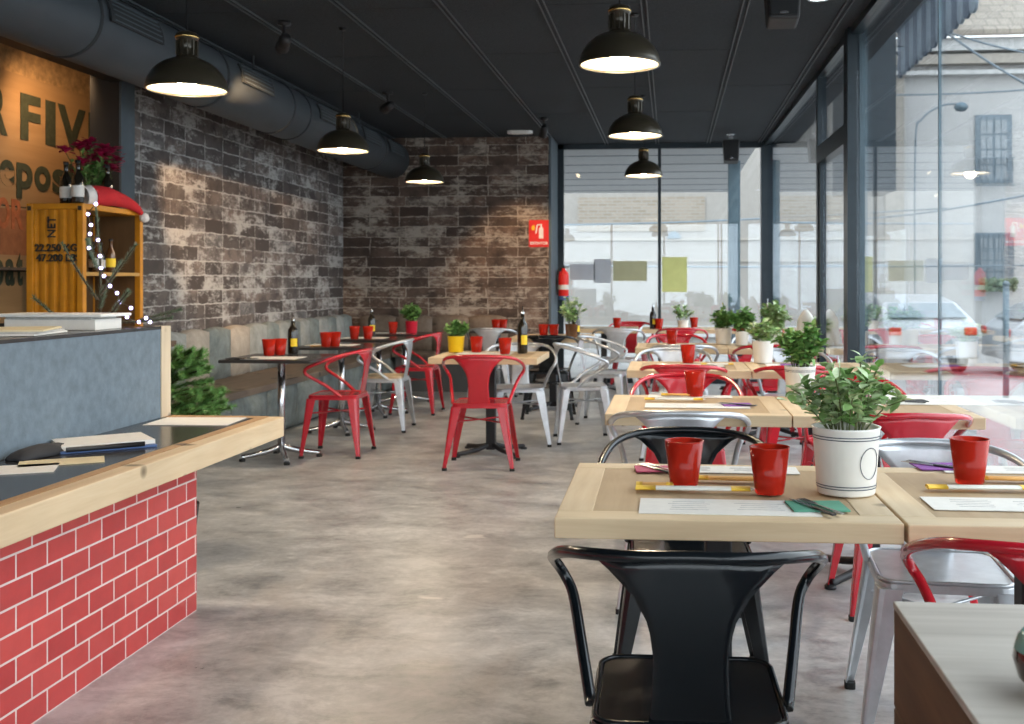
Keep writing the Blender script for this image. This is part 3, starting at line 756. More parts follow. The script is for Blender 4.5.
link('upper_panel', bx((XP-.035, -2.5, ZT+.001), (XP, 4.165, 1.105)), M['slate'], bar)
link('panel_post', bx((XP-.06, 4.165, ZT+.0015), (XP+.004, 4.245, 1.116)), M['pine_z'], bar)
link('upper_top', bx((XP-.50, -2.5, 1.105), (XP+.003, 4.165, 1.118)), M['black_top'], bar)
link('bar_back', bx((XP-.5, -2.5, 0), (XP-.46, 4.1, 1.105)), M['dark_wood'], bar)

def sheet(name, label, cat, px, py, w_, d_, rz, mat, z, th=.002, group=None):
    p = at(px, py, z)
    bm = new_bm(); box(bm, (0,0,th/2), (w_, d_, th))
    o = link(name, bm, mat); o.location = (p.x, p.y, z); o.rotation_euler = (0,0,rz)
    tag(o, label, cat, group); return o
zc = ZT+.002
sheet('paper_sheet', 'white paper sheet on the counter end past the wooden post', 'paper', 196, 421.5, .33, .23, 0.06, M['paper'], zc)
p = at(100, 446, zc)
nb = thing('notepad_stack', 'stack of white notepads on a blue folder lying on the black ledge', 'notepads', (p.x, p.y, zc), math.radians(38))
link('folder', bx((-.16,-.12,0),(.16,.12,.008)), M['folder_blue'], nb); bm = new_bm(); box(bm, (.01,.005,.015), (.29,.21,.014), .04); link('pages', bm, M['paper'], nb)
bm = new_bm(); tube(bm, [(-.12,-.128,.014),(.12,-.125,.014)], .008, 8); link('binding', bm, M['matt_black'], nb)
sheet('card_menu', 'cream card menu lying partly under the notepad stack', 'menu', 62, 462, .24, .12, math.radians(30), M['cream'], zc)
sheet('card_menu', 'white sheet at the left picture edge on the black ledge', 'paper', 12, 470, .24, .16, math.radians(25), M['paper'], zc)
p = at(14, 455, zc)
bm = new_bm(); r = bmesh.ops.create_uvsphere(bm, u_segments=20, v_segments=10, radius=1)
for v in bm.verts:
    x, y, z = v.co; k = 1+.12*math.sin(5*math.atan2(y, x)); v.co = Vector((x*.05*k, y*.13*k, max(0, z)*.035+.001))
o = link('leather_case', bm, M['dark_n'], smooth=True); o.location = (XP+.075, p.y, zc); o.rotation_euler = (0,0,-.1)
tag(o, 'soft black leather case lying against the blue grey panel', 'case')
zu = 1.119
bx0 = thing('document_box', 'flat white document box with a wide lid on the upper bar top', 'box', (-2.345, 3.87, zu))
link('box_body', bx((-.175,-.09,0),(.185,.10,.040)), M['paper'], bx0); link('lid', bx((-.215,-.11,.048),(.22,.115,.060)), M['white'], bx0, bevel=.004)
bm = new_bm(); box(bm, (0,0,.044), (.34,.18,.010)); link('inner_sheets', bm, M['paper_print'], bx0)
mg = thing('magazine_pile', 'small pile of printed leaflets on the bar top at the left edge', 'leaflets', (-2.25, 3.45, zu), .2)
for k, m_ in enumerate((M['paper'], M['paper_print'], M['cream'])): 
    bm = new_bm(); box(bm, (0,0,.004+.007*k), (.22,.30,.006), .08*k); link('leaflet', bm, m_, mg)

# ---- fir twigs, fairy lights, small fir behind the counter
def needle_branch(bm, a, b, nn=40, ln=.035, rng=random):
    a, b = Vector(a), Vector(b); d = (b-a)
    for i in range(nn):
        t = (i+.5)/nn; p = a + d*t
        for s in range(4):
            v = Vector((rng.uniform(-1,1), rng.uniform(-1,1), rng.uniform(-.5,1))); v -= d*(v.dot(d)/max(d.length_squared,1e-9))
            v = (v.normalized()*.9 + d.normalized()*.9).normalized()*ln*(1-.4*t)
            w_ = v.cross(d).normalized()*.0016
            if w_.length < 1e-5: continue
            q = [bm.verts.new(p-w_), bm.verts.new(p+w_), bm.verts.new(p+v)]
            bm.faces.new(q)
tb = Vector((-2.33, 4.08, zu))
tw = thing('fir_twig_tree', 'sparse grey green fir twigs standing upright on the bar end', 'branches', tb)
def dz(px, py, t): q = at_t(px, t, H+(HOR-py)*t/FPX); return q-tb
tt = 4.25
bmw, bmn = new_bm(), new_bm()
twigs = [((100,325),(96,208)), ((98,300),(62,243)), ((100,295),(136,245)), ((100,310),(120,262)), ((60,320),(34,298)), ((108,318),(128,292)), ((98,270),(88,240)), ((110,322),(172,318)), ((140,320),(180,310))]
for (a, b) in twigs:
    A = dz(*a, tt); B = dz(*b, tt + random.uniform(-.15,.15))
    if a[1] > 305: A.z = max(A.z, .004)
    mid = (A+B)/2 + Vector((random.uniform(-.01,.01), 0, random.uniform(-.01,.015)))
    pts = catmull([A, mid, B], 5); tube(bmw, pts, [.006-.004*k/len(pts) for k in range(len(pts))], 5)
    for k in range(len(pts)-1): needle_branch(bmn, pts[k], pts[k+1], 8, .028)
link('twigs', bmw, M['bark'], tw); o = link('needles', bmn, M['fir_grey'], tw); o['kind'] = 'stuff'
fl = thing('fairy_lights', 'string of small violet white fairy lights draped over the fir twigs', 'string lights', tb)
fpts = [(96,204),(88,214),(91,225),(90,234),(98,240),(89,248),(100,256),(101,268),(104,276),(110,286),(117,293),(120,302),(131,308),(127,317),(139,322),(146,318),(150,322)]
P3 = [dz(x, y, tt-.05+.03*(i%3)) for i, (x, y) in enumerate(fpts)]
bm = new_bm(); tube(bm, catmull(P3, 4), .002, 5); link('light_cord', bm, M['bark'], fl)
for q in P3:
    bm = new_bm(); bmesh.ops.create_uvsphere(bm, u_segments=8, v_segments=6, radius=.0075); bmesh.ops.translate(bm, verts=bm.verts, vec=q); link('bulb', bm, M['fairy'], fl, smooth=True)

ft = at_t(166, 4.95, 0)
fr_ = thing('fir_tree', 'bushy green fir boughs rising behind the far end of the counter', 'fir tree', (ft.x, ft.y, 0))
bmw, bmn = new_bm(), new_bm()
tube(bmw, [(0,0,0),(0,0,1.0)], [.018,.008], 8)
for k in range(40):
    a = random.uniform(-1.1, 1.1) if k % 3 else random.uniform(0, 2*PI); z = .52+.38*random.random()**1.3; ln = .10+.44*(.98-z) if math.cos(a) > 0 else .16
    A = Vector((0,0,z)); B = A + Vector((math.cos(a)*ln*1.15, math.sin(a)*ln*.8, random.uniform(.0,.12)))
    pts = catmull([A, (A+B)/2+Vector((0,0,.01)), B], 4); tube(bmw, pts, .003, 4)
    for q in range(len(pts)-1): needle_branch(bmn, pts[q], pts[q+1], 16, .045)
    for s in (-1,1):
        C = (A+B)/2 + (B-A)*.1; D_ = C + Vector((-(B-A).y, (B-A).x, 0))*.45*s + (B-A)*.35
        tube(bmw, [C, D_], .002, 4); needle_branch(bmn, C, D_, 34, .04)
link('trunk', bmw, M['bark'], fr_); o = link('needles', bmn, M['fir'], fr_); o['kind'] = 'stuff'
bm = new_bm(); lathe(bm, [(0,0),(.12,0),(.15,.25),(.14,.25),(.12,.2),(0,.2)], 20); link('pot', bm, M['matt_black'], fr_)

# ---- back counter and yellow container cabinet
bc = thing('back_counter', 'low dark wooden counter against the wall under the yellow cabinet', 'counter', (0,0,0))
link('carcass', bx((-4.30, 3.0, 0), (-3.40, 6.90, .86)), M['dark_wood'], bc); link('worktop', bx((-4.33, 2.98, .86), (-3.37, 6.92, .90)), M['dark_wood'], bc, bevel=.004)
sh = thing('wall_shelf', 'dark wooden shelf on the painted sign wall at the left edge', 'shelf', (0,0,0))
zz = H+(HOR-266)*6.8/FPX
link('shelf_board', bx((XS+.02, 5.2, zz-.02), (XS+.3, 8.0, zz)), M['dark_wood'], sh); link('shelf_back', bx((XS+.001, 5.2, .92), (XS+.02, 8.0, zz-.02)), M['column'], sh)
q = at_t(7, 7.25, H+(HOR-284)*7.25/FPX)
bm = new_bm(); bmesh.ops.create_uvsphere(bm, u_segments=12, v_segments=8, radius=.03); o = link('glowing_bulb', bm, emis('shelf_glow', (1,.6,.3), 15), smooth=True); o.location = (XS+.2, q.y-.6, zz-.05)
tag(o, 'tiny glowing warm lamp under the wall shelf', 'lamp')
c0 = at_t(83, 6.36); zt_ = H+(HOR-203)*6.36/FPX; cw = c0.x - at_t(23, 6.36).x; cd = .73; ch = zt_-.90
cab = thing('container_cabinet', 'yellow shipping container style cabinet with an open shelved front', 'cabinet', (c0.x-cw/2, c0.y, .90))
hw = cw/2
bm = new_bm()   # corrugated end facing the camera
nb_ = 5; pts = []
for i in range(nb_):
    a = -hw+.03+(cw-.06)*i/nb_; s = (cw-.06)/nb_
    pts += [(a,.012),(a+s*.35,.012),(a+s*.5,.03),(a+s*.85,.03)]
pts += [(hw-.03,.012)]
prism(bm, pts + [(hw-.03,.045),(-hw+.03,.045)], .03, ch-.03, 0); bmesh.ops.recalc_face_normals(bm, faces=bm.faces[:]); link('corrugated_end', bm, M['yellow'], cab)
bm = new_bm()
for x in (-hw+.02, hw-.02):
    for y in (.02, cd-.02): box2(bm, (x-.02, y-.02, 0), (x+.02, y+.02, ch))
for z in (.018, ch-.018):
    for y in (.02, cd-.02): box2(bm, (-hw+.04, y-.018, z-.018), (hw-.04, y+.018, z+.018))
    for x in (-hw+.02, hw-.02): box2(bm, (x-.018, .04, z-.018), (x+.018, cd-.04, z+.018))
link('corner_frame', bm, M['yellow'], cab, bevel=.004)
bm = new_bm()
for x in (-hw+.02, hw-.02):
    for z in (.03, ch-.03): box(bm, (x, -.001, z), (.022,.006,.026))
link('corner_castings', bm, M['print'], cab)
bm = new_bm(); box2(bm, (-hw+.02,.04,.02),(-hw+.03,cd-.04,ch-.02)); box2(bm,(-hw+.03,cd-.035,.03),(hw-.04,cd-.02,ch-.03)); link('inner_panels', bm, M['brown_in'], cab)
link('roof_panel', bx((-hw+.03,.04,ch-.03),(hw-.03,cd-.04,ch-.008)), M['yellow_d'], cab)
bm = new_bm(); box2(bm, (-hw+.03,.04,ch*.50),(hw-.005,cd-.04,ch*.50+.022)); box2(bm, (-hw+.03,.04,.036),(hw-.03,cd-.04,.05)); link('shelf_board', bm, M['yellow_d'], cab)
RX = Matrix.Rotation(PI/2, 4, 'X')
k_ = 6.36/FPX
text_obj('weight_lettering', '22.250 KGS', .062, M['print'], Matrix.Translation((.02, .006, ch-(248-203)*k_)) @ RX, cab, .004, .0012)
text_obj('weight_lettering', '47.200 LBS', .062, M['print'], Matrix.Translation((.02, .006, ch-(258-203)*k_)) @ RX, cab, .004, .0012)
text_obj('net_lettering', 'NET', .07, M['print'], Matrix.Translation((-.02, .006, ch-(227-203)*k_)) @ RX @ Matrix.Rotation(PI/2,4,'Z'), cab, .004, .0012)
zs = .90 + ch*.50+.022

def bottle(label, loc, h=.30, r=.037, mat='bottle', lab='label_y', group=None):
    t = thing('bottle', label, 'bottle', loc, random.uniform(0,6), group)
    bm = new_bm(); lathe(bm, [(0,0),(r*.9,0),(r,.01),(r,h*.55),(r*.85,h*.63),(r*.42,h*.74),(r*.36,h*.93),(r*.42,h*.935),(r*.42,h*.97),(0,h*.97)], 20); link('glass_body', bm, M[mat], t)
    bm = new_bm(); lathe(bm, [(r+.0008,h*.16),(r+.0008,h*.42)], 20); link('label', bm, M[lab], t)
    bm = new_bm(); lathe(bm, [(r*.45,h*.93),(r*.45,h),(0,h)], 14); link('cap', bm, M['matt_black'], t)
    return t
def pourer_bottle(label, loc, h=.31, r=.04, group=None):
    t = thing('oil_bottle', label, 'bottle', loc, 0, group)
    hb = h*.84
    bm = new_bm(); lathe(bm, [(0,0),(r*.92,0),(r,.01),(r,hb*.66),(r*.9,hb*.74),(r*.42,hb*.84),(r*.38,hb),(0,hb)], 20); link('glass_body', bm, M['bottle'], t)
    bm = new_bm()   # small yellow tag towards the camera side
    a0, a1 = math.radians(-95), math.radians(-20); vs = []
    for k in range(7):
        a = a0+(a1-a0)*k/6; vs.append([bm.verts.new((math.cos(a)*(r+.001), math.sin(a)*(r+.001), hb*zz_)) for zz_ in (.22,.46)])
    for k in range(6): bm.faces.new((vs[k][0], vs[k+1][0], vs[k+1][1], vs[k][1]))
    link('label', bm, M['label_y'], t)
    bm = new_bm(); lathe(bm, [(r*.40,hb),(r*.40,hb+.012),(r*.12,hb+.02),(r*.10,h),(0,h)], 12); link('pourer', bm, M['chrome'], t)
    return t
# bottles and glasses in / on the cabinet
g_ = 'bottles kept in the yellow cabinet'
for k, (dx, dy, hh, lb, mt) in enumerate(((.10,.30,.21,'label_w','bottle_b'),(.02,.40,.20,'label_w','bottle'),(.09,.48,.22,'label_y','bottle_b'),(-.02,.55,.20,'label_w','bottle'))):
    bottle('small bottle on the middle shelf inside the yellow cabinet', (c0.x-hw+dx, c0.y+dy, zs), hh, .03, mt, lb, g_)
ztop = zt_+.001
for k, (px, t, lb, lab) in enumerate(((66, 6.55, 'label_w', 'dark bottle at the left of the three on the yellow cabinet'), (78, 6.46, 'label_w', 'dark bottle with white label beside the flowers on the yellow cabinet'), (124, 6.72, 'label_w', 'dark bottle behind the Santa hat on the yellow cabinet'))):
    q = at_t(px, t); bottle(lab, (min(max(q.x, c0.x-cw+.06), c0.x-.05), q.y, ztop), .27, .036, 'bottle', lb)

# poinsettia in pot on the cabinet
def leafquad(bm, p, d, n, l, w_):
    d = d.normalized(); s = d.cross(n)
    if s.length < 1e-4: s = d.orthogonal()
    s.normalize(); nn = s.cross(d)
    vs = [bm.verts.new(p), bm.verts.new(p+d*l*.35+s*w_*.5+nn*l*.06), bm.verts.new(p+d*l*.75+s*w_*.38+nn*l*.03), bm.verts.new(p+d*l-nn*l*.08), bm.verts.new(p+d*l*.75-s*w_*.38+nn*l*.03), bm.verts.new(p+d*l*.35-s*w_*.5+nn*l*.06)]
    bm.faces.new(vs)
q = Vector((c0.x-.17, c0.y+.38, ztop))
fp = thing('poinsettia', 'crimson flowering pot plant standing on top of the yellow cabinet', 'plant', q)
bm = new_bm(); lathe(bm, [(0,0),(.065,0),(.09,.13),(.083,.13),(.075,.11),(0,.11)], 20); link('pot', bm, M['fab_beige'], fp)
bmS, bmG, bmP = new_bm(), new_bm(), new_bm()
for k in range(26):
    a = random.uniform(0,2*PI); rr = random.uniform(.02,.17); top = Vector((math.cos(a)*rr, math.sin(a)*rr, .33+random.uniform(-.04,.09)-rr*.4))
    tube(bmS, [(math.cos(a)*.03, math.sin(a)*.03, .11), top], .003, 4)
    for j in range(9):
        p_ = Vector((math.cos(a)*.03, math.sin(a)*.03, .11)).lerp(top, random.uniform(.1,.85)); dd = Vector((random.uniform(-1,1), random.uniform(-1,1), random.uniform(0,.8)))
        leafquad(bmG, p_, dd, Vector((0,0,1)), .06, .025)
    for j in range(14):
        b_ = 2*PI*j/14+random.uniform(-.2,.2); dd = Vector((math.cos(b_), math.sin(b_), random.uniform(-.1,.9)))
        leafquad(bmP, top+Vector((0,0,random.uniform(-.01,.02))), dd, Vector((0,0,1)), random.uniform(.05,.075), .034)
link('stems', bmS, M['stem'], fp); link('foliage', bmG, M['leaf'], fp)['kind'] = 'stuff'; link('petals', bmP, M['petal'], fp)['kind'] = 'stuff'
# Santa hat draped over the front edge of the cabinet
q = Vector((c0.x-.035, c0.y+.16, ztop))
sa = thing('santa_hat', 'red Santa hat with white trim drooping over the cabinet edge', 'hat', q)
bm = new_bm(); pts = catmull([(-.03,.03,.05),(.0,.12,.062),(.01,.22,.06),(.03,.32,.045),(.05,.42,.018),(.058,.50,-.02)], 5); npt = len(pts)
tube(bm, pts, [.066*(1-k/npt)**.8+.010 for k in range(npt)], 14)
for v in bm.verts: v.co.z = max(v.co.z, .002) if v.co.x < .03 else v.co.z
link('felt_cone', bm, M['santa'], sa, smooth=True)
bm = new_bm(); tube(bm, [(-.05,-.01,.050),(-.035,.02,.054),(-.02,.05,.056)], [.062,.072,.066], 16)
for v in bm.verts: v.co.z = max(v.co.z, .002)
link('fleece_band', bm, M['fleece'], sa, smooth=True)
bm = new_bm(); bmesh.ops.create_icosphere(bm, subdivisions=3, radius=.032)
for v in bm.verts: v.co *= 1+random.uniform(-.06,.06)
bmesh.ops.translate(bm, verts=bm.verts, vec=(.068,.52,-.05)); link('pompom', bm, M['fleece'], sa, smooth=True)

# ---- painted packing-case sign on the wall behind the bar
sg = thing('painted_sign', 'old wooden packing case sign with large faded stencilled words', 'sign', (XS, 0, 0))
def zs_at(px, py):  # height on the sign plane at a pixel
    t = (XS+.05)/((px-671)/FPX*CT); return H+(HOR-py)*t/FPX, t*(CT+ST*(px-PPX)/FPX)
ztopS, _ = zs_at(43, 82)
link('boards', bx((.001, 3.0, 1.0), (.05, 9.49, ztopS)), M['sign_wood'], sg)
bm = new_bm()
for z in (1.38, 1.86): box2(bm, (.0505, 3.0, z-.004), (.052, 9.49, z+.004))
link('board_gaps', bm, M['print'], sg)
link('red_board', bx((.0505, 3.0, 1.50), (.053, 9.49, 1.84)), flat('red_brown_board', (.33,.13,.055), .8, var=.25, scale=10), sg)
def letters(items, baseline, capf, mat, bold=.03):
    """items: (letter, left px, right px); baseline: a pixel on it; capf: height of the letter in m"""
    zb, _ = zs_at(*baseline)
    for ch, l_, r_ in items:
        yl, yr = zs_at(l_, baseline[1])[1], zs_at(r_, baseline[1])[1]
        cu = bpy.data.curves.new('t', 'FONT'); cu.body = ch; cu.size = 1; cu.extrude = .002; cu.offset = bold
        tmp = bpy.data.objects.new('t', cu); me = bpy.data.meshes.new_from_object(tmp); bpy.data.objects.remove(tmp); bpy.data.curves.remove(cu)
        xs = [v.co.x for v in me.vertices]; x0, x1 = min(xs), max(xs)
        Mx = Matrix.Translation((.056, yl, zb)) @ Matrix(((0,0,1,0),(1,0,0,0),(0,1,0,0),(0,0,0,1))) @ Matrix.Diagonal(((yr-yl)/(x1-x0), capf, .6, 1)) @ Matrix.Translation((-x0,0,0))
        me.transform(Mx); me.materials.clear(); me.materials.append(mat)
        o = bpy.data.objects.new('lettering', me); COL.objects.link(o); o.parent = sg
letters([('F',-62,-40),('O',-36,-16),('R',-13,7),('F',20,40),('I',45,55),('V',57,85),('E',88,104)], (30,139), .325/.70, M['sign_green'], .035)
letters([('D',-24,-3),('e',-1,14),('p',16,32),('o',34,50),('s',52,66),('i',68,73),('t',75,84)], (7,184), .190/.53, M['sign_green'], .035)
letters([('F',-16,-6),('O',-4,9),('R',11,23)], (15,228), .21/.70, M['sign_red'], .03)
letters([('p',-7,3),('a',5,14),('t',16,22)], (12,284), .20/.53, M['sign_green'], .03)

# ------------------------------------------------------------------ benches
def padded(bm, a, b, puff=.02, n=5):
    """a cushion: box with a slightly swollen, divided surface"""
    r = bmesh.ops.create_cube(bm, size=1); es = list({e for v in r['verts'] for e in v.link_edges})
    g = bmesh.ops.subdivide_edges(bm, edges=es, cuts=n, use_grid_fill=True)
    vs = bm.verts[:]
    c = [(a[i]+b[i])/2 for i in range(3)]; s = [abs(b[i]-a[i]) for i in range(3)]
    for v in vs:
        x, y, z = v.co*2
        k = [1-x*x, 1-y*y, 1-z*z]
        ox = (puff*(k[1]*k[2])**.6*x if abs(abs(x)-1) < .01 else 0); oy = (puff*(max(k[0]*k[2],0))**.6*y if abs(abs(y)-1) < .01 else 0); oz = (puff*(max(k[0]*k[1],0))**.6*z if abs(abs(z)-1) < .01 else 0)
        v.co = Vector((c[0]+v.co.x*s[0]+ox, c[1]+v.co.y*s[1]+oy, c[2]+v.co.z*s[2]+oz))
bl = thing('padded_bench', 'long padded bench along the left brick wall with patchwork back cushions', 'bench', (0,0,0))
XBF = -3.32
link('seat_board', bx((-3.97, 7.0, .40), (XBF+.01, YB-.02, .455)), M['bench_wood'], bl, bevel=.006)
y = 7.75; k = 0
matsq = [M['fab_lgrey'], M['fab_beige'], M['fab_grey'], M['fab_beige'], M['fab_lgrey'], M['fab_grey']]
while y < YB-.2:
    wq = .43 if k < 5 else .30
    m_ = matsq[k % 6] if k < 4 else (M['fab_grey'] if k % 2 else M['fab_lgrey'])
    bm = new_bm(); padded(bm, (XL+.045, y+.006, .462), (-3.90, y+wq-.006, .875), .035); link('back_cushion', bm, m_, bl, smooth=True); y += wq; k += 1
y = 7.02
while y < YB-.8:
    bm = new_bm(); padded(bm, (-3.7, y+.005, .03), (XBF, y+.69, .40), .03); link('front_padding', bm, M['fab_grey'], bl, smooth=True); y += .70
bb = thing('padded_bench', 'dark wooden padded bench along the far brick wall', 'bench', (0,0,0))
link('seat_board', bx((XBF+.02, 12.2, .41), (-1.6, YB-.03, .46)), M['bench_wood'], bb, bevel=.006)
link('bench_front', bx((XBF+.06, 12.24, 0), (-1.62, 12.30, .41)), M['plaster'], bb)
x = XBF-.5+.02
while x < -2.0:
    bm = new_bm(); padded(bm, (x+.005, YB-.15, .465), (x+.445, YB-.035, .87), .03); link('back_cushion', bm, M['bench_wood'], bb, smooth=True); x += .45

# ------------------------------------------------------------------ chairs
def bow_path():
    half = [(0,-.235,.790),(.10,-.228,.787),(.185,-.185,.780),(.245,-.10,.762),(.278,.01,.728),(.288,.10,.695),(.283,.160,.665),(.268,.175,.635),(.248,.145,.603),(.222,.03,.535),(.196,-.075,.450)]
    left = [(-x,y,z) for x,y,z in half[:0:-1]]
    return catmull(left+half, 5)
def make_chair(label, color, wood_seat=False):
    m_ = M[color]
    t = thing('metal_armchair', label, 'chair', (0,0,0), 0)
    bm = new_bm(); prism(bm, rrect(.385,.375,.05), .425, .450); prism(bm, rrect(.36,.35,.045), .450, .456)
    bmesh.ops.recalc_face_normals(bm, faces=bm.faces[:])
    s = link('seat', bm, m_, t, bevel=.006)
    bm = new_bm()
    pts = [Vector((x,y,0)) for x,y in rrect(.372,.362,.05,6)]; pts.append(pts[0])
    tube(bm, [p+Vector((0,0,.455)) for p in pts], .006, 6); link('seat_rim', bm, m_, s)
    if wood_seat:
        bm = new_bm(); prism(bm, rrect(.35,.34,.04), .457, .478); link('wooden_pad', bm, M['pine'], s, bevel=.004)
    for sx_ in (-1, 1):
        for sy_ in (-1, 1):
            top = Vector((sx_*.160, sy_*.155, .435)); bot = Vector((sx_*.234, sy_*.212, .018))
            bm = new_bm()
            # folded sheet-metal leg: L-shaped taper with rounded outer corner
            rings = []
            for f_ in (0, .25, .5, .75, 1):
                c = top.lerp(bot, f_); w_ = .036*(1-f_)+.014*f_
                ring = []
                prof = [(-1,1),( .4,1),(.85,.85),(1,.4),(1,-1),(.72,-1),(.62,.25),(.25,.62),(-1,.72)]
                for (u, v) in prof: ring.append(bm.verts.new((c.x+sx_*u*w_, c.y+sy_*v*w_, c.z)))
                rings.append(ring)
            n = len(rings[0])
            for i in range(4):
                for k in range(n): bm.faces.new((rings[i][k], rings[i][(k+1)%n], rings[i+1][(k+1)%n], rings[i+1][k]))
            bm.faces.new(rings[0]); bm.faces.new(rings[-1][::-1])
            bmesh.ops.recalc_face_normals(bm, faces=bm.faces[:])
            lg = link('leg', bm, m_, t, bevel=.002)
            bm = new_bm(); prism(bm, rrect(.034,.034,.008,2), 0, .02, 0, Matrix.Translation((bot.x, bot.y, 0))); link('rubber_foot', bm, M['rubber'], lg)
    bm = new_bm()
    tube(bm, [(-.17,-.165,.33),(.17,.165,.33)], .006, 6); tube(bm, [(.17,-.165,.325),(-.17,.165,.325)], .006, 6); link('cross_brace', bm, m_, t)
    P = bow_path(); bm = new_bm(); tube(bm, P, .0125, 8); link('arm_bow', bm, m_, t)
    # back slat: flares into the bow
    rows = 14; cols = 10; bm = new_bm(); G = []
    def hwid(f): # f 0 bottom..1 top
        K = [(0,.082),(.15,.074),(.4,.070),(.6,.078),(.75,.10),(.88,.135),(1,.185)]
        for (a, wa), (b, wb) in zip(K, K[1:]):
            if a <= f <= b: q_ = (f-a)/(b-a); return wa+(wb-wa)*(q_*q_*(3-2*q_)*.5+q_*.5)
    mids = [p for p in P if p.y < .1 and p.z > .7]
    def bow_at(x):
        best = min(mids, key=lambda p: abs(p.x-x)); return best
    for r in range(rows+1):
        f = r/rows; row = []
        for c in range(cols+1):
            x = -hwid(f)+2*hwid(f)*c/cols
            top = bow_at(x); yb = -.178; y_ = yb+(top.y-yb)*f**1.3 if f < 1 else top.y
            y_ = yb + ((-.235)-yb)*f + ((top.y+.235))*f**2
            z_ = .448 + (top.z-.003-.448)*f
            row.append(bm.verts.new((x, y_ - .004*math.sin(PI*f), z_)))
        G.append(row)
    for r in range(rows):
        for c in range(cols): bm.faces.new((G[r][c], G[r][c+1], G[r+1][c+1], G[r+1][c]))
    bmesh.ops.recalc_face_normals(bm, faces=bm.faces[:])
    sl_ = link('back_slat', bm, m_, t, smooth=True); so = sl_.modifiers.new('s','SOLIDIFY'); so.thickness = .004; so.offset = 0
    return t
proto = {}
def chair(color, x, y, rz, label, wood_seat=False):
    key = (color, wood_seat)
    if key not in proto:
        c = make_chair(label, color, wood_seat); c.location = (x,y,0); c.rotation_euler = (0,0,rz); proto[key] = c; return c
    return dup(proto[key], (x,y,0), rz, label)
def yaw(d): return math.radians(d)
NF, FF = 0.0, PI     # facing away from / towards the camera
chair('black', .034, 2.19, yaw(1), 'black metal armchair in the foreground with its back to the front table')
chair('red', .81, 2.30, yaw(-5), 'red metal armchair tucked at the near side of the front right table')
chair('black', .058, 3.40, PI+yaw(2), 'black metal armchair on the far side of the front left table')
chair('silver', .79, 3.20, PI+yaw(-4), 'silver metal armchair on the far side of the front right table')
chair('silver', .035, 4.33, yaw(0), 'silver metal armchair at the near side of the second left table')
chair('red', .92, 4.33, yaw(3), 'red metal armchair at the near side of the second right table')
chair('red', .08, 5.60, PI, 'red metal armchair on the far side of the second left table')
chair('red', .92, 5.60, PI+yaw(3), 'red metal armchair on the far side of the second right table')
chair('red', .08, 6.62, yaw(-4), 'red metal armchair at the near side of the third left table')
chair('red', .78, 6.62, yaw(2), 'red metal armchair at the near side of the third right table')
chair('silver', .02, 7.86, PI, 'silver metal armchair on the far side of the third left table')
chair('silver', .88, 7.86, PI, 'silver metal armchair on the far side of the third right table')
chair('red', .80, 8.72, yaw(3), 'red metal armchair at the near side of the fourth right table')
chair('silver', .10, 8.70, 0, 'silver metal armchair at the near side of the fourth left table')
chair('red', .05, 10.0, PI+yaw(5), 'red metal armchair on the far side of the fourth left table')
chair('silver', .85, 10.0, PI, 'silver metal armchair on the far side of the fourth right table')
chair('red', .12, 11.75, yaw(0), 'red metal armchair at the near side of the middle window table, below the thin plant')
chair('silver', -.58, 11.6, yaw(0), 'silver metal armchair at the near side of the window table by the brick wall')
chair('red', .85, 11.75, 0, 'red metal armchair at the near side of the window table by the corner post')
chair('red', -.50, 13.12, PI, 'red metal armchair behind the window table, against the window wall')
chair('silver', -.72, 8.60, yaw(-80), 'silver metal armchair standing sideways in the aisle, nearer one of two')
chair('silver', -.62, 9.75, yaw(-95), 'silver metal armchair standing sideways beside the black armchair, farther one of two')
c_ = at(483, 466, 0); chair('red', c_.x-.01, c_.y+.02, yaw(3), 'red metal armchair with its back to us at the yellow pot table')
c_ = at(520, 443, 0); chair('silver', c_.x, c_.y, PI+yaw(8), 'silver metal armchair on the far side of the yellow pot table')
chair('black', -1.17, 10.05, yaw(2), 'black metal armchair in front of the far middle table')
chair('silver', -1.98, 11.55, 0, 'silver metal armchair in front of the small table at the far bench')
c_ = at(336, 453.5, 0); chair('red', c_.x+.02, c_.y, PI/2+yaw(2), 'red metal armchair facing the first bench table')
c_ = at(396, 429, 0); chair('silver', -2.52, c_.y, PI/2+yaw(3), 'silver metal armchair with wooden seat facing the second bench table', True)
c_ = at(424, 413, 0); chair('red', -2.52, c_.y+.05, PI/2, 'red metal armchair facing the third bench table')

# ------------------------------------------------------------------ tables
def make_table(label, w_, d_):
    t = thing('wooden_table', label, 'table', (0,0,0))
    z1, z0 = TZ, TZ-.048; bw = .085
    for sg_ in (-1, 1):
        link('long_board', bx((-w_/2, sg_*d_/2, z0), (w_/2, sg_*(d_/2-bw), z1)), M['pine'], t, bevel=.003)
        link('end_board', bx((sg_*w_/2, -d_/2+bw, z0), (sg_*(w_/2-bw), d_/2-bw, z1)), M['pine_y'], t, bevel=.003)
    link('inner_panel', bx((-w_/2+bw,-d_/2+bw,z0+.006),(w_/2-bw,d_/2-bw,z1-.0015)), M['panel_wood'], t)
    bm = new_bm(); box2(bm, (-.035,-.035,.03),(.035,.035,z0-.01)); box2(bm, (-.20,-.20,z0-.012),(.20,.20,z0)); link('pole', bm, M['matt_black'], t, bevel=.006)
    bm = new_bm()
    for a in (PI/4, 3*PI/4, 5*PI/4, 7*PI/4):
        dx, dy = math.cos(a), math.sin(a)
        tube(bm, catmull([(0,0,.10),(dx*.05,dy*.05,.06),(dx*.16,dy*.16,.035),(dx*.31,dy*.31,.022)], 5), .018, 8)
        lathe(bm, [(0,0),(.026,0),(.026,.014),(0,.014)], 12, (dx*.31,dy*.31,0))
    link('cross_base', bm, M['matt_black'], t)
    return t
TW, TD = .80, .75
rows = [2.44, 4.375, 6.55, 8.75, 12.3]
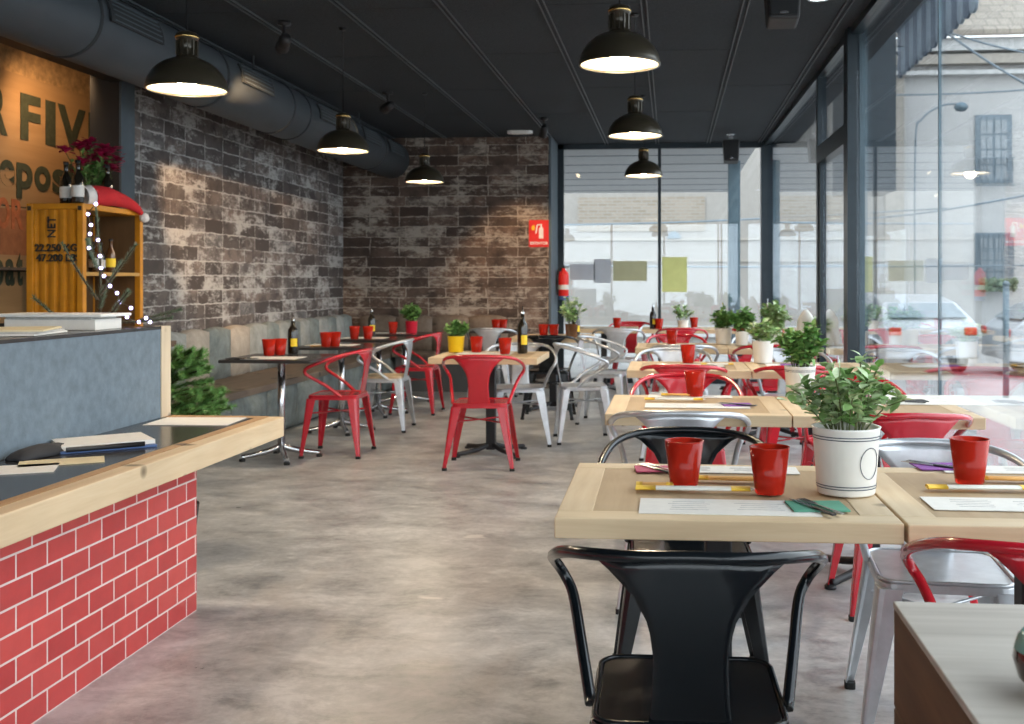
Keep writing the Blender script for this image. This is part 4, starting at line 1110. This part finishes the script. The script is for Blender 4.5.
nm = ['front', 'second', 'third', 'fourth', 'window']
T0 = None
for i, t in enumerate(rows):
    y0 = at_t(620, t).y
    if i == 4: y0 = 12.22
    for j, (xc_, side) in enumerate(((.125,'left'), (.932,'right'))):
        lab = 'pale wooden table, %s one of the %s row along the glass wall' % (side, nm[i])
        if i == 4: lab = 'pale wooden table by the window wall, %s' % ('middle one of the row' if j == 0 else 'beside the corner post')
        y_c = y0+TD/2
        xr_ = .932 if i == 0 else (min(.885, XG(y_c+.4)-.405)); xc_ = xr_ if j == 1 else xr_-(.807 if i == 0 else .775)
        if T0 is None: T0 = make_table(lab, TW, TD); T0.location = (xc_, y_c, 0)
        else:
            r_ = dup(T0, (xc_, y_c, 0), yaw(.6) if (i == 0) else 0, lab)
            if i: r_.scale.x = .962
T0.rotation_euler = (0,0,yaw(.6))
dup(T0, (-.80, 12.22+TD/2, 0), 0, 'pale wooden table by the window wall, nearest the fire extinguisher')
c_ = at(485, 358, TZ); dup(T0, (-1.36, c_.y+TD/2, 0), 0, 'pale wooden table with the yellow flower pot')
dup(T0, (-1.20, 10.30+TD/2, 0), 0, 'pale wooden table behind the black armchair in the middle of the room')
yM1 = c_.y
def make_small(label, loc):
    t = thing('bistro_table', label, 'table', loc, 0, 'small black topped tables along the benches')
    w_, d_ = .66, .68
    link('tabletop', bx((-w_/2,-d_/2,TZ-.022),(w_/2,d_/2,TZ)), M['black_top'], t, bevel=.003)
    bm = new_bm(); tube(bm, [(0,0,.05),(0,0,TZ-.03)], .028, 14); lathe(bm, [(0,0),(.10,0),(.10,.01),(0,.01)], 16, (0,0,TZ-.034)); link('pole', bm, M['chrome'], t)
    for a in (.5, .5+PI/2, .5+PI, .5+1.5*PI):
        dx, dy = math.cos(a), math.sin(a)
        bm = new_bm(); tube(bm, catmull([(0,0,.10),(dx*.06,dy*.06,.075),(dx*.16,dy*.16,.05),(dx*.28,dy*.28,.03)], 5), [.022]*10+[.018]*6, 8)
        f = link('foot_bar', bm, M['chrome'], t)
        bm = new_bm(); lathe(bm, [(0,0),(.022,0),(.022,.02),(0,.02)], 12, (dx*.275,dy*.275,0)); link('foot_pad', bm, M['rubber'], f)
    return t
LT = [7.35, 8.80, 10.0, 11.02]
labs = ['first bench table, nearest one, black top with two red cups and a bottle', 'second bench table with black top behind the first', 'third bench table with black top, bottle standing on it', 'last bench table with black top, holding the red plant pot']
SM = None
LTY = []
for i, t in enumerate(LT):
    y0 = at_t(300, t).y; LTY.append(y0)
    if SM is None: SM = make_small(labs[i], (-2.85, y0+.34, 0))
    else: dup(SM, (-2.85, y0+.34, 0), 0, labs[i])
dup(SM, (-1.97, 11.90, 0), 0, 'small black topped table at the far bench with two red cups')

# ------------------------------------------------------------------ table things
CUPS = None
def cup(px, py, lab, z=TZ+.0035, s=1.0):
    global CUPS
    p = at(px, py, z)
    if CUPS is None:
        t = thing('red_tumbler', lab, 'cup', p, 0)
        bm = new_bm(); lathe(bm, [(0,0),(.036,0),(.038,.004),(.052,.118),(.0495,.118),(.036,.012),(0,.010)], 28); link('cup_body', bm, M['cup'], t)
        bm = new_bm(); lathe(bm, [(.052,.118),(.0525,.121),(.0495,.121),(.0495,.118)], 28); link('cup_rim', bm, M['cup'], t)
        CUPS = t; return t
    return dup(CUPS, p, random.uniform(0,3), lab)
cup(684, 485, 'red translucent tumbler on the front left table, left of two')
cup(769.5, 493, 'red translucent tumbler on the front left table next to the big pot')
cup(969.5, 483, 'red translucent tumbler on the front right table')
cup(695, 396, 'red translucent tumbler on the second left table')
cup(688, 362.8, 'red translucent tumbler on the third left table')
cup(672, 344, 'red translucent tumbler on the fourth left table')
cup(779, 343, 'red translucent tumbler on the fourth right table beside a leafy plant')
cup(617, 328, 'red translucent tumbler on the window table above the silver chair')
cup(659, 329, 'red translucent tumbler beside the bottle on the window table')
cup(694, 327.5, 'red translucent tumbler on the window table right of the small plant')
cup(269, 355.5, 'left red tumbler of the pair on the first bench table')
cup(280, 354.8, 'right red tumbler of the pair on the first bench table')
cup(326, 346.6, 'left red tumbler of the pair on the second bench table')
cup(335, 346.2, 'right red tumbler of the pair on the second bench table')
cup(354.5, 338.8, 'red tumbler alone at the left of the third bench table')
cup(368, 338.8, 'red tumbler in front of the bottle on the third bench table')
cup(393, 333.3, 'red tumbler on the last bench table, left of the red pot')
cup(476.5, 352.2, 'red tumbler between yellow pot and second cup')
cup(505, 354, 'red tumbler next to the tall oil bottle on the yellow pot table')
cup(496, 330.2, 'left red tumbler on the small table at the far bench')
cup(503, 330, 'right red tumbler on the small table at the far bench')
cup(543.5, 336.5, 'left red tumbler of the pair on the far middle table')
cup(554, 336.5, 'right red tumbler of the pair on the far middle table')

def b_at(px, py, lab, h=.32): return pourer_bottle(lab, at(px, py, TZ+.0035), h)
b_at(522.5, 353, 'tall dark oil bottle on the yellow pot table', .36)
b_at(293, 353.5, 'dark oil bottle with yellow label on the first bench table', .30)
b_at(371.5, 336.5, 'dark bottle with yellow label on the third bench table', .30)
b_at(576, 336.8, 'brown bottle with yellow label on the far middle table beside a leafy plant', .29)
b_at(653, 328.8, 'brown bottle with yellow label on the window table', .30)
b_at(767.5, 344, 'dark bottle in front of the corner post on the fourth right table', .40)

def plant(px, py, pot_r, pot_h, spread, height, n, label, potmat, leafm='leaf', stripes=False, leaf=.045, z=TZ+.0035, name='potted_plant', lean=(0,0)):
    p = at(px, py, z)
    t = thing(name, label, 'potted plant', p, 0)
    bm = new_bm(); lathe(bm, [(0,0),(pot_r*.84,0),(pot_r*.86,.004),(pot_r,pot_h-.006),(pot_r+.003,pot_h),(pot_r-.004,pot_h),(pot_r-.008,pot_h*.86),(0,pot_h*.86)], 32); po = link('pot', bm, M[potmat], t)
    bm = new_bm(); lathe(bm, [(0,pot_h*.87),(pot_r*.93,pot_h*.87)], 20); link('soil', bm, M['soil'], t)
    if stripes:
        bm = new_bm()
        for f0 in (.10,.14,.83,.87):
            r_ = pot_r*(.86+.14*f0)+.0012; lathe(bm, [(r_,pot_h*f0),(r_+.0005,pot_h*(f0+.014))], 32)
        link('stripe_pattern', bm, M['stripe'], po)
    bs_, bl_ = new_bm(), new_bm(); rnd = random.Random(int(px*7+py))
    for k in range(n):
        a = rnd.uniform(0,2*PI); rr = spread*math.sqrt(rnd.random()); 
        tip = Vector((math.cos(a)*rr+lean[0], math.sin(a)*rr*.8+lean[1], pot_h + height*(1-.45*(rr/spread)**2)*rnd.uniform(.55,1.0)))
        b0 = Vector((math.cos(a)*pot_r*.45, math.sin(a)*pot_r*.45, pot_h*.86)); mid = b0.lerp(tip,.5)+Vector((0,0,height*.12))
        pts = catmull([b0, mid, tip], 4); tube(bs_, pts, .0018, 4)
        for q in pts[2:]:
            for _ in range(3):
                d = Vector((rnd.uniform(-1,1), rnd.uniform(-1,1), rnd.uniform(-.3,.7)))
                leafquad(bl_, q, d, Vector((rnd.uniform(-.4,.4),rnd.uniform(-.4,.4),1)), leaf*rnd.uniform(.7,1.2), leaf*.62)
    link('stems', bs_, M['stem'], t); o = link('foliage', bl_, M[leafm], t); o['kind'] = 'stuff'
    return t
pl = plant(846, 492, .086, .172, .15, .19, 26, 'large white pot with navy rings and small leaved plant on the front table', 'pot_w', 'leaf_l', True, .040)
# round line emblem on the pot, turned to the right
bm = new_bm(); pts = []
for k in range(25):
    a = 2*PI*k/24; u, v = .030*math.cos(a), .040*math.sin(a); an = math.radians(-52)+u/.08
    rr = .0865*(.86+.14*((.085+v)/.172))+.001; pts.append(Vector((rr*math.cos(an), rr*math.sin(an), .085+v)))
tube(bm, pts, .0009, 4); link('round_emblem', bm, M['stripe'], pl)
plant(800, 397, .073, .148, .12, .22, 34, 'white pot with bushy green plant on the second right table', 'pot_w', 'leaf', True, .045)
plant(763, 362.8, .072, .15, .11, .15, 22, 'white pot with pale plant on the third right table', 'pot_w', 'leaf_l', False, .045)
plant(723.5, 344, .075, .14, .10, .18, 26, 'white pot with dense green plant on the fourth left table', 'pot_w', 'leaf', False, .05)
plant(742, 345, .06, .12, .10, .22, 22, 'leafy green plant beside the dense one on the fourth row', 'pot_w', 'leaf', False, .06)
plant(774, 344.5, .07, .12, .12, .26, 24, 'pale bushy plant just in front of the corner post', 'pot_w', 'leaf_l', False, .06, z=TZ+.0035)
plant(683, 328.8, .065, .10, .12, .20, 9, 'thin sprawling plant in a small tin on the window table', 'sachet', 'leaf_l', False, .05)
plant(571.5, 337, .065, .13, .16, .30, 14, 'airy grey leaved plant on the far middle table', 'bottle_b', 'leaf_l', False, .05)
plant(456, 352, .066, .125, .085, .12, 30, 'yellow pot with green herb on the middle wooden table', 'pot_y', 'leaf', False, .04)
plant(411.5, 333.2, .065, .13, .13, .18, 26, 'red pot with leafy plant on the last bench table', 'pot_r', 'leaf', False, .05)
# white folded napkin standing at right
q = at(806, 345, TZ+.004)
t_ = thing('folded_napkin', 'white cone shaped napkin standing on the fourth right table near the glass', 'napkin', (min(q.x,1.18), q.y, TZ+.004))
bm = new_bm(); lathe(bm, [(.075,0),(.085,.06),(.085,.14),(.07,.22),(.045,.275),(.015,.305),(0,.31)], 18); 
for v in bm.verts: v.co.x *= 1+.08*math.sin(v.co.z*40); v.co.y *= .6
link('napkin_fold', bm, M['paper'], t_, smooth=True)
plant(822, 346, .06, .10, .08, .18, 16, 'pale plant between the white napkin and the door frame', 'pot_w', 'leaf_l', False, .05)

# ---- placemats, napkins, cutlery, sachets
def mat_(px, py, lab, w_=.40, d_=.27, rz=0, z=TZ+.0005):
    p = at(px, py, z)
    t = thing('paper_placemat', lab, 'placemat', p, rz)
    bm = new_bm(); box(bm, (0,0,.001), (w_,d_,.002)); link('paper', bm, M['paper'], t)
    bm = new_bm()
    for k in range(5): box(bm, (-w_*.22, d_*.28-k*d_*.13, .0022), (w_*.26*random.uniform(.7,1), .004, .0004))
    for k in range(4): box(bm, (w_*.18, d_*.22-k*d_*.13, .0022), (w_*.3*random.uniform(.7,1), .004, .0004))
    link('print_pattern', bm, M['paper_print'], t)
    return t
def napkin(px, py, lab, mat, rz=0, s=.13, knife=True, z=TZ+.003, sy=.85):
    p = at(px, py, z); t = thing('paper_napkin', lab, 'napkin', p, rz)
    bm = new_bm(); box(bm, (0,0,.002), (s,s*sy,.004)); link('folded_paper', bm, M[mat], t, bevel=.001)
    return t
def cutlery(px, py, lab, rz, z=TZ+.0075, black=True):
    p = at(px, py, z); t = thing('cutlery_set', lab, 'cutlery', p, rz)
    bm = new_bm(); prism(bm, [(-.006,-.09),(.006,-.09),(.005,0),(-.005,0)], 0, .005); link('knife_handle', bm, M['cutlery_black' if black else 'steel'], t, bevel=.001)
    bm = new_bm(); prism(bm, [(-.006,0),(.005,0),(.009,.03),(.007,.08),(-.002,.105)], .001, .003); link('knife_blade', bm, M['steel'], t)
    bm = new_bm(); prism(bm, [(.020,-.085),(.031,-.085),(.028,.02),(.036,.045),(.036,.055),(.015,.055),(.015,.045),(.023,.02)], 0, .003)
    for k in range(4): prism(bm, [(.015+k*.0061,.055),(.0177+k*.0061,.055),(.0177+k*.0061,.098),(.015+k*.0061,.098)], 0, .003)
    link('fork', bm, M['steel'], t)
    return t
def sachet(px, py, lab, rz, w_=.26, orange=False, z=TZ+.004):
    p = at(px, py, z); t = thing('breadstick_packet' if not orange else 'wrapped_breadstick', lab, 'packet', p, rz)
    bm = new_bm(); tube(bm, [(-w_/2,0,.008),(-w_*.44,0,.008),(w_*.44,0,.008),(w_/2,0,.008)], [.003,.009,.009,.003], 8)
    for v in bm.verts: v.co.z = .007+(v.co.z-.008)*.6; v.co.y *= 2.1
    link('wrapper', bm, M['sachet_o' if orange else 'sachet'], t, smooth=True)
    for x0, x1 in ((-w_*.5,-w_*.33),(w_*.30,w_*.46)):
        bm = new_bm(); tube(bm, [(x0,0,.0085),(x1,0,.0085)], .0094, 8)
        for v in bm.verts: v.co.z = .0072+(v.co.z-.008)*.62; v.co.y *= 2.15
        link('yellow_end', bm, M['sachet_y'], t, smooth=True)
    return t
# front left table
mat_(728, 507.5, 'paper placemat near edge of the front left table', .43, .17)
mat_(725, 470, 'paper placemat at the far side of the front left table', .42, .11)
sachet(695, 491, 'long white packet with yellow ends in front of the left tumbler', yaw(1), .31)
sachet(735, 481, 'orange wrapped breadstick between the two front tumblers', yaw(-2), .22, True)
napkin(654, 469.5, 'pink napkin with cutlery at the far side of the front left table', 'pink', .1, .11)
cutlery(656, 469.5, 'cutlery lying on the pink napkin', yaw(35))
napkin(817, 507, 'green napkin beside the large white pot', 'green_n', yaw(5), .135)
cutlery(813, 508, 'black handled cutlery lying on the green napkin', yaw(25))
sachet(655, 487, 'orange wrapped breadstick behind the long white packet', yaw(0), .10, True)
# front right table
mat_(1010, 505, 'paper placemat near edge of the front right table', .40, .15)
mat_(1000, 470, 'paper placemat at the far side of the front right table', .34, .12)
napkin(937, 467, 'purple napkin beside the tumbler on the front right table', 'purple', yaw(6), .13)
cutlery(934, 466, 'cutlery lying on the purple napkin of the front right table', yaw(50))
sachet(985, 490, 'white packet with yellow ends in front of the right tumbler', yaw(2), .30)
sachet(1012, 481, 'orange wrapped breadstick behind the right tumbler', yaw(-2), .20, True)
# second row
mat_(697, 406, 'paper placemat near edge of the second left table', .46, .16)
mat_(690, 396.6, 'paper placemat at the far side of the second left table', .40, .10)
sachet(675, 400.5, 'yellow ended packet on the second left table', 0, .28)
sachet(680, 396, 'orange wrapped breadstick left of the tumbler on the second left table', 0, .18, True)
napkin(737, 405, 'purple napkin on the second left table', 'purple', .1, .13)
cutlery(737, 405, 'cutlery on the purple napkin of the second left table', yaw(60))
mat_(925, 400, 'paper placemat covering the second right table near the glass', .44, .40)
napkin(915, 401, 'charcoal napkin on the second right table', 'dark_n', .1, .10)
cutlery(905, 402, 'cutlery beside the charcoal napkin on the second right table', yaw(70))
mat_(850, 404, 'paper placemat on the second right table behind the large plant', .26, .16)
# third and fourth
mat_(690, 365.5, 'paper placemat on the third left table', .44, .22)
mat_(800, 365.5, 'paper placemat on the third right table', .44, .22)
napkin(707, 367, 'purple napkin on the third left table', 'purple', 0, .13); cutlery(712, 367, 'cutlery on the third left table napkin', yaw(70))
napkin(790, 365, 'purple napkin on the third right table', 'purple', 0, .12)
sachet(718, 365, 'yellow ended packet on the third left table', 0, .22)
napkin(655, 367, 'pink napkin on the third left table', 'pink', 0, .12)
mat_(680, 346.5, 'paper placemat on the fourth left table', .44, .26)
mat_(790, 347, 'paper placemat on the fourth right table', .44, .26)
mat_(605, 328, 'paper placemat on the window table nearest the brick wall', .5, .24)
mat_(676, 328, 'paper placemat on the middle window table', .5, .24)
# bench tables
mat_(274, 358, 'paper placemat on the first bench table', .40, .26); napkin(238, 358.3, 'charcoal napkin at the left end of the first bench table', 'dark_n', 0, .14)
cutlery(246, 358.6, 'cutlery beside the charcoal napkin on the first bench table', yaw(80))
mat_(333, 345, 'paper placemat on the second bench table', .42, .26); napkin(317, 346, 'orange wrapped napkin on the second bench table', 'sachet_o', 0, .1)
mat_(365, 338, 'paper placemat on the third bench table', .42, .26)
mat_(394, 333, 'paper placemat on the last bench table', .42, .26)
mat_(485, 353.5, 'paper placemat on the yellow pot table', .42, .24)
mat_(548, 337.5, 'paper placemat on the far middle table', .42, .24)
napkin(508, 330.0, 'charcoal napkin on the small table at the far bench', 'dark_n', 0, .14)

# ---- foreground box table at the lower right
cx0 = at(893, 601, TZ)
ft_ = thing('crate_table', 'bleached wooden table top on a brown boxed base in the lower right corner', 'table', (cx0.x, cx0.y, 0))
wd_, dp_ = .80, .95
link('bleached_top', bx((0,-dp_,TZ-.012),(wd_,0,TZ)), M['pale_top'], ft_, bevel=.002)
bm = new_bm()
for k in range(4): box2(bm, (.001,-dp_+.002,TZ-.0125-.17*(k+1)+.003),(.024,-.002,TZ-.0125-.17*k))
link('side_boards', bm, M['crate_wood'], ft_, bevel=.002)
bm = new_bm(); box2(bm, (.025,-.024,.06),(wd_-.002,-.002,TZ-.013)); link('back_board', bm, M['crate_wood'], ft_)
for (x, y) in ((.03,-.045),(wd_-.045,-.045),(.03,-dp_+.04),(wd_-.045,-dp_+.04)):
    link('leg', bx((x-.018+.02,y-.02,0),(x+.018+.02,y+.02,TZ-.013)), M['crate_wood'], ft_, bevel=.002)
bm = new_bm(); box2(bm, (.30,-.40,TZ+.0002),(.62,-.397,TZ+.0012)); 
q = at(1054, 694, TZ+.001)
bo = thing('glazed_bowl', 'dark round glazed bowl with teal rim at the right picture edge', 'bowl', q)
bm.free()
bm = new_bm(); lathe(bm, [(0,0),(.025,0),(.045,.02),(.052,.045),(.050,.058)], 28); link('bowl_body', bm, M['brown_gl'], bo)
bm = new_bm(); lathe(bm, [(.050,.058),(.045,.075),(.036,.085),(.032,.083),(.04,.072),(.045,.055)], 28); link('bowl_rim', bm, M['teal'], bo)

# ------------------------------------------------------------------ wall things
ty = YB-.001
def on_back(px, py): t = ty/(CT+ST*(px-PPX)/FPX); q = at_t(px, t, H+(HOR-py)*t/FPX); return q
a, b = on_back(529, 247), on_back(549, 220)
fs = thing('fire_sign', 'red fire extinguisher sign with white symbol on the brick wall', 'sign', ((a.x+b.x)/2, YB-.002, (a.z+b.z)/2))
W_, H_ = b.x-a.x, b.z-a.z
link('sign_plate', bx((-W_/2,-.004,-H_/2),(W_/2,0,H_/2)), M['sign_face'], fs)
bm = new_bm(); TR = Matrix(((1,0,0,0),(0,0,-1,-.004),(0,1,0,0),(0,0,0,1)))
prism(bm, [(.0,-.06),(.055,-.06),(.055,.055),(.04,.08),(.015,.08),(.0,.055)], 0, .002, 0, TR); prism(bm, [(.018,.08),(.037,.08),(.037,.105),(.018,.105)], 0, .002, 0, TR)
prism(bm, [(-.02,.10),(.04,.105),(.04,.115),(-.025,.112)], 0, .002, 0, TR); prism(bm, [(-.045,.0),(-.03,.0),(-.015,.10),(-.03,.105)], 0, .002, 0, TR)
bmesh.ops.recalc_face_normals(bm, faces=bm.faces[:]); link('extinguisher_symbol', bm, M['white'], fs)
bm = new_bm(); prism(bm, [(-.085,.04),(-.055,.04),(-.05,.075),(-.06,.11),(-.07,.09),(-.08,.10),(-.092,.07)], 0, .002, 0, TR); bmesh.ops.recalc_face_normals(bm, faces=bm.faces[:]); link('flame_symbol', bm, M['pot_y'], fs)
text_obj('sign_lettering', 'EXTINTOR', .045, M['white'], Matrix.Translation((0,-.006,-H_/2+.045)) @ RX, fs, .001, .0008)
q = at_t(562, 13.1, 0)
ex = thing('fire_extinguisher', 'red fire extinguisher mounted on the window jamb beside the brick wall', 'fire extinguisher', (-1.455+.10, 13.25, 1.3-(300-282)*13.2/FPX))
bm = new_bm(); lathe(bm, [(0,0),(.055,0),(.065,.01),(.065,.31),(.055,.35),(.022,.38),(.022,.40),(0,.40)], 20); link('cylinder', bm, M['sign_face'], ex)
bm = new_bm(); lathe(bm, [(.0655,.13),(.0655,.19)], 20); link('label_band', bm, M['label_w'], ex)
bm = new_bm(); lathe(bm, [(.066,0),(.066,.05)], 20); link('blue_band', bm, M['folder_blue'], ex)
bm = new_bm(); box(bm, (0,0,.415), (.03,.03,.03)); box(bm, (.03,-.01,.43), (.10,.018,.008)); box(bm, (.03,-.01,.41), (.08,.018,.008)); link('valve_lever', bm, M['matt_black'], ex)
bm = new_bm(); tube(bm, catmull([(-.01,-.01,.41),(-.07,-.02,.38),(-.085,-.02,.25),(-.08,-.02,.06)], 5), .009, 6); link('hose', bm, M['rubber'], ex)
link('wall_bracket', bx((-.10,-.015,.2),(-.06,.015,.26)), M['matt_black'], ex)
# coloured stickers on the window wall glass
for px0, py0, px1, py1, m_, lab in ((570,264,595,280,'sticker_g','long pale grey square sticker on the window glass'),(594,259,611,283,'sticker_g','tall grey sticker panel beside the long one on the window glass'),(613,261,647,281,'sticker_o','olive oblong sticker on the window glass'),(662,257,687,292,'sticker_y','lime green sticker on the window glass right of the mullion')):
    t = YW/(CT+ST*((px0+px1)/2-PPX)/FPX)
    a = at_t(px0, YW/(CT+ST*(px0-PPX)/FPX)); b = at_t(px1, YW/(CT+ST*(px1-PPX)/FPX)); z0 = H+(HOR-py1)*t/FPX; z1 = H+(HOR-py0)*t/FPX
    o = link('window_sticker', bx((a.x, YW-.0085, z0), (b.x, YW-.0065, z1)), M[m_]); tag(o, lab, 'sticker')

# ------------------------------------------------------------------ light
W = bpy.data.worlds.new('sky'); S.world = W; W.use_nodes = True; nt = W.node_tree
bg = nt.nodes['Background']
tc = nt.nodes.new('ShaderNodeTexCoord'); sp = nt.nodes.new('ShaderNodeSeparateXYZ'); L(nt, tc.outputs['Generated'], sp.inputs[0])
r_ = ramp(nt, sp.outputs['Z'], [(0.0, (.84,.87,.90)), (.35, (.90,.94,.98)), (1, (.80,.88,.98))])
L(nt, r_, bg.inputs[0]); bg.inputs[1].default_value = 3.4

# ------------------------------------------------------------------ camera
cd_ = bpy.data.cameras.new('camera'); cam = bpy.data.objects.new('camera', cd_); COL.objects.link(cam)
cam.location = (0,0,H); cam.rotation_euler = (PI/2, 0, TH)
cd_.sensor_width = 36; cd_.lens = FPX/1024*36
cd_.shift_x = (512-PPX)/1024; cd_.shift_y = -(362-HOR)/1024
cd_.clip_start = .05; cd_.clip_end = 300
cd_.dof.use_dof = True; cd_.dof.focus_distance = 2.9; cd_.dof.aperture_fstop = 7.0
S.camera = cam
S.view_settings.view_transform = 'Standard'; S.view_settings.look = 'None'; S.view_settings.gamma = 1; S.view_settings.use_curve_mapping = False
S.view_settings.exposure = 0.5
cy = S.cycles
cy.use_denoising = True; cy.max_bounces = 10; cy.diffuse_bounces = 5; cy.glossy_bounces = 4; cy.transparent_max_bounces = 16; cy.transmission_bounces = 6
cy.caustics_reflective = False; cy.caustics_refractive = False; cy.sample_clamp_indirect = 6
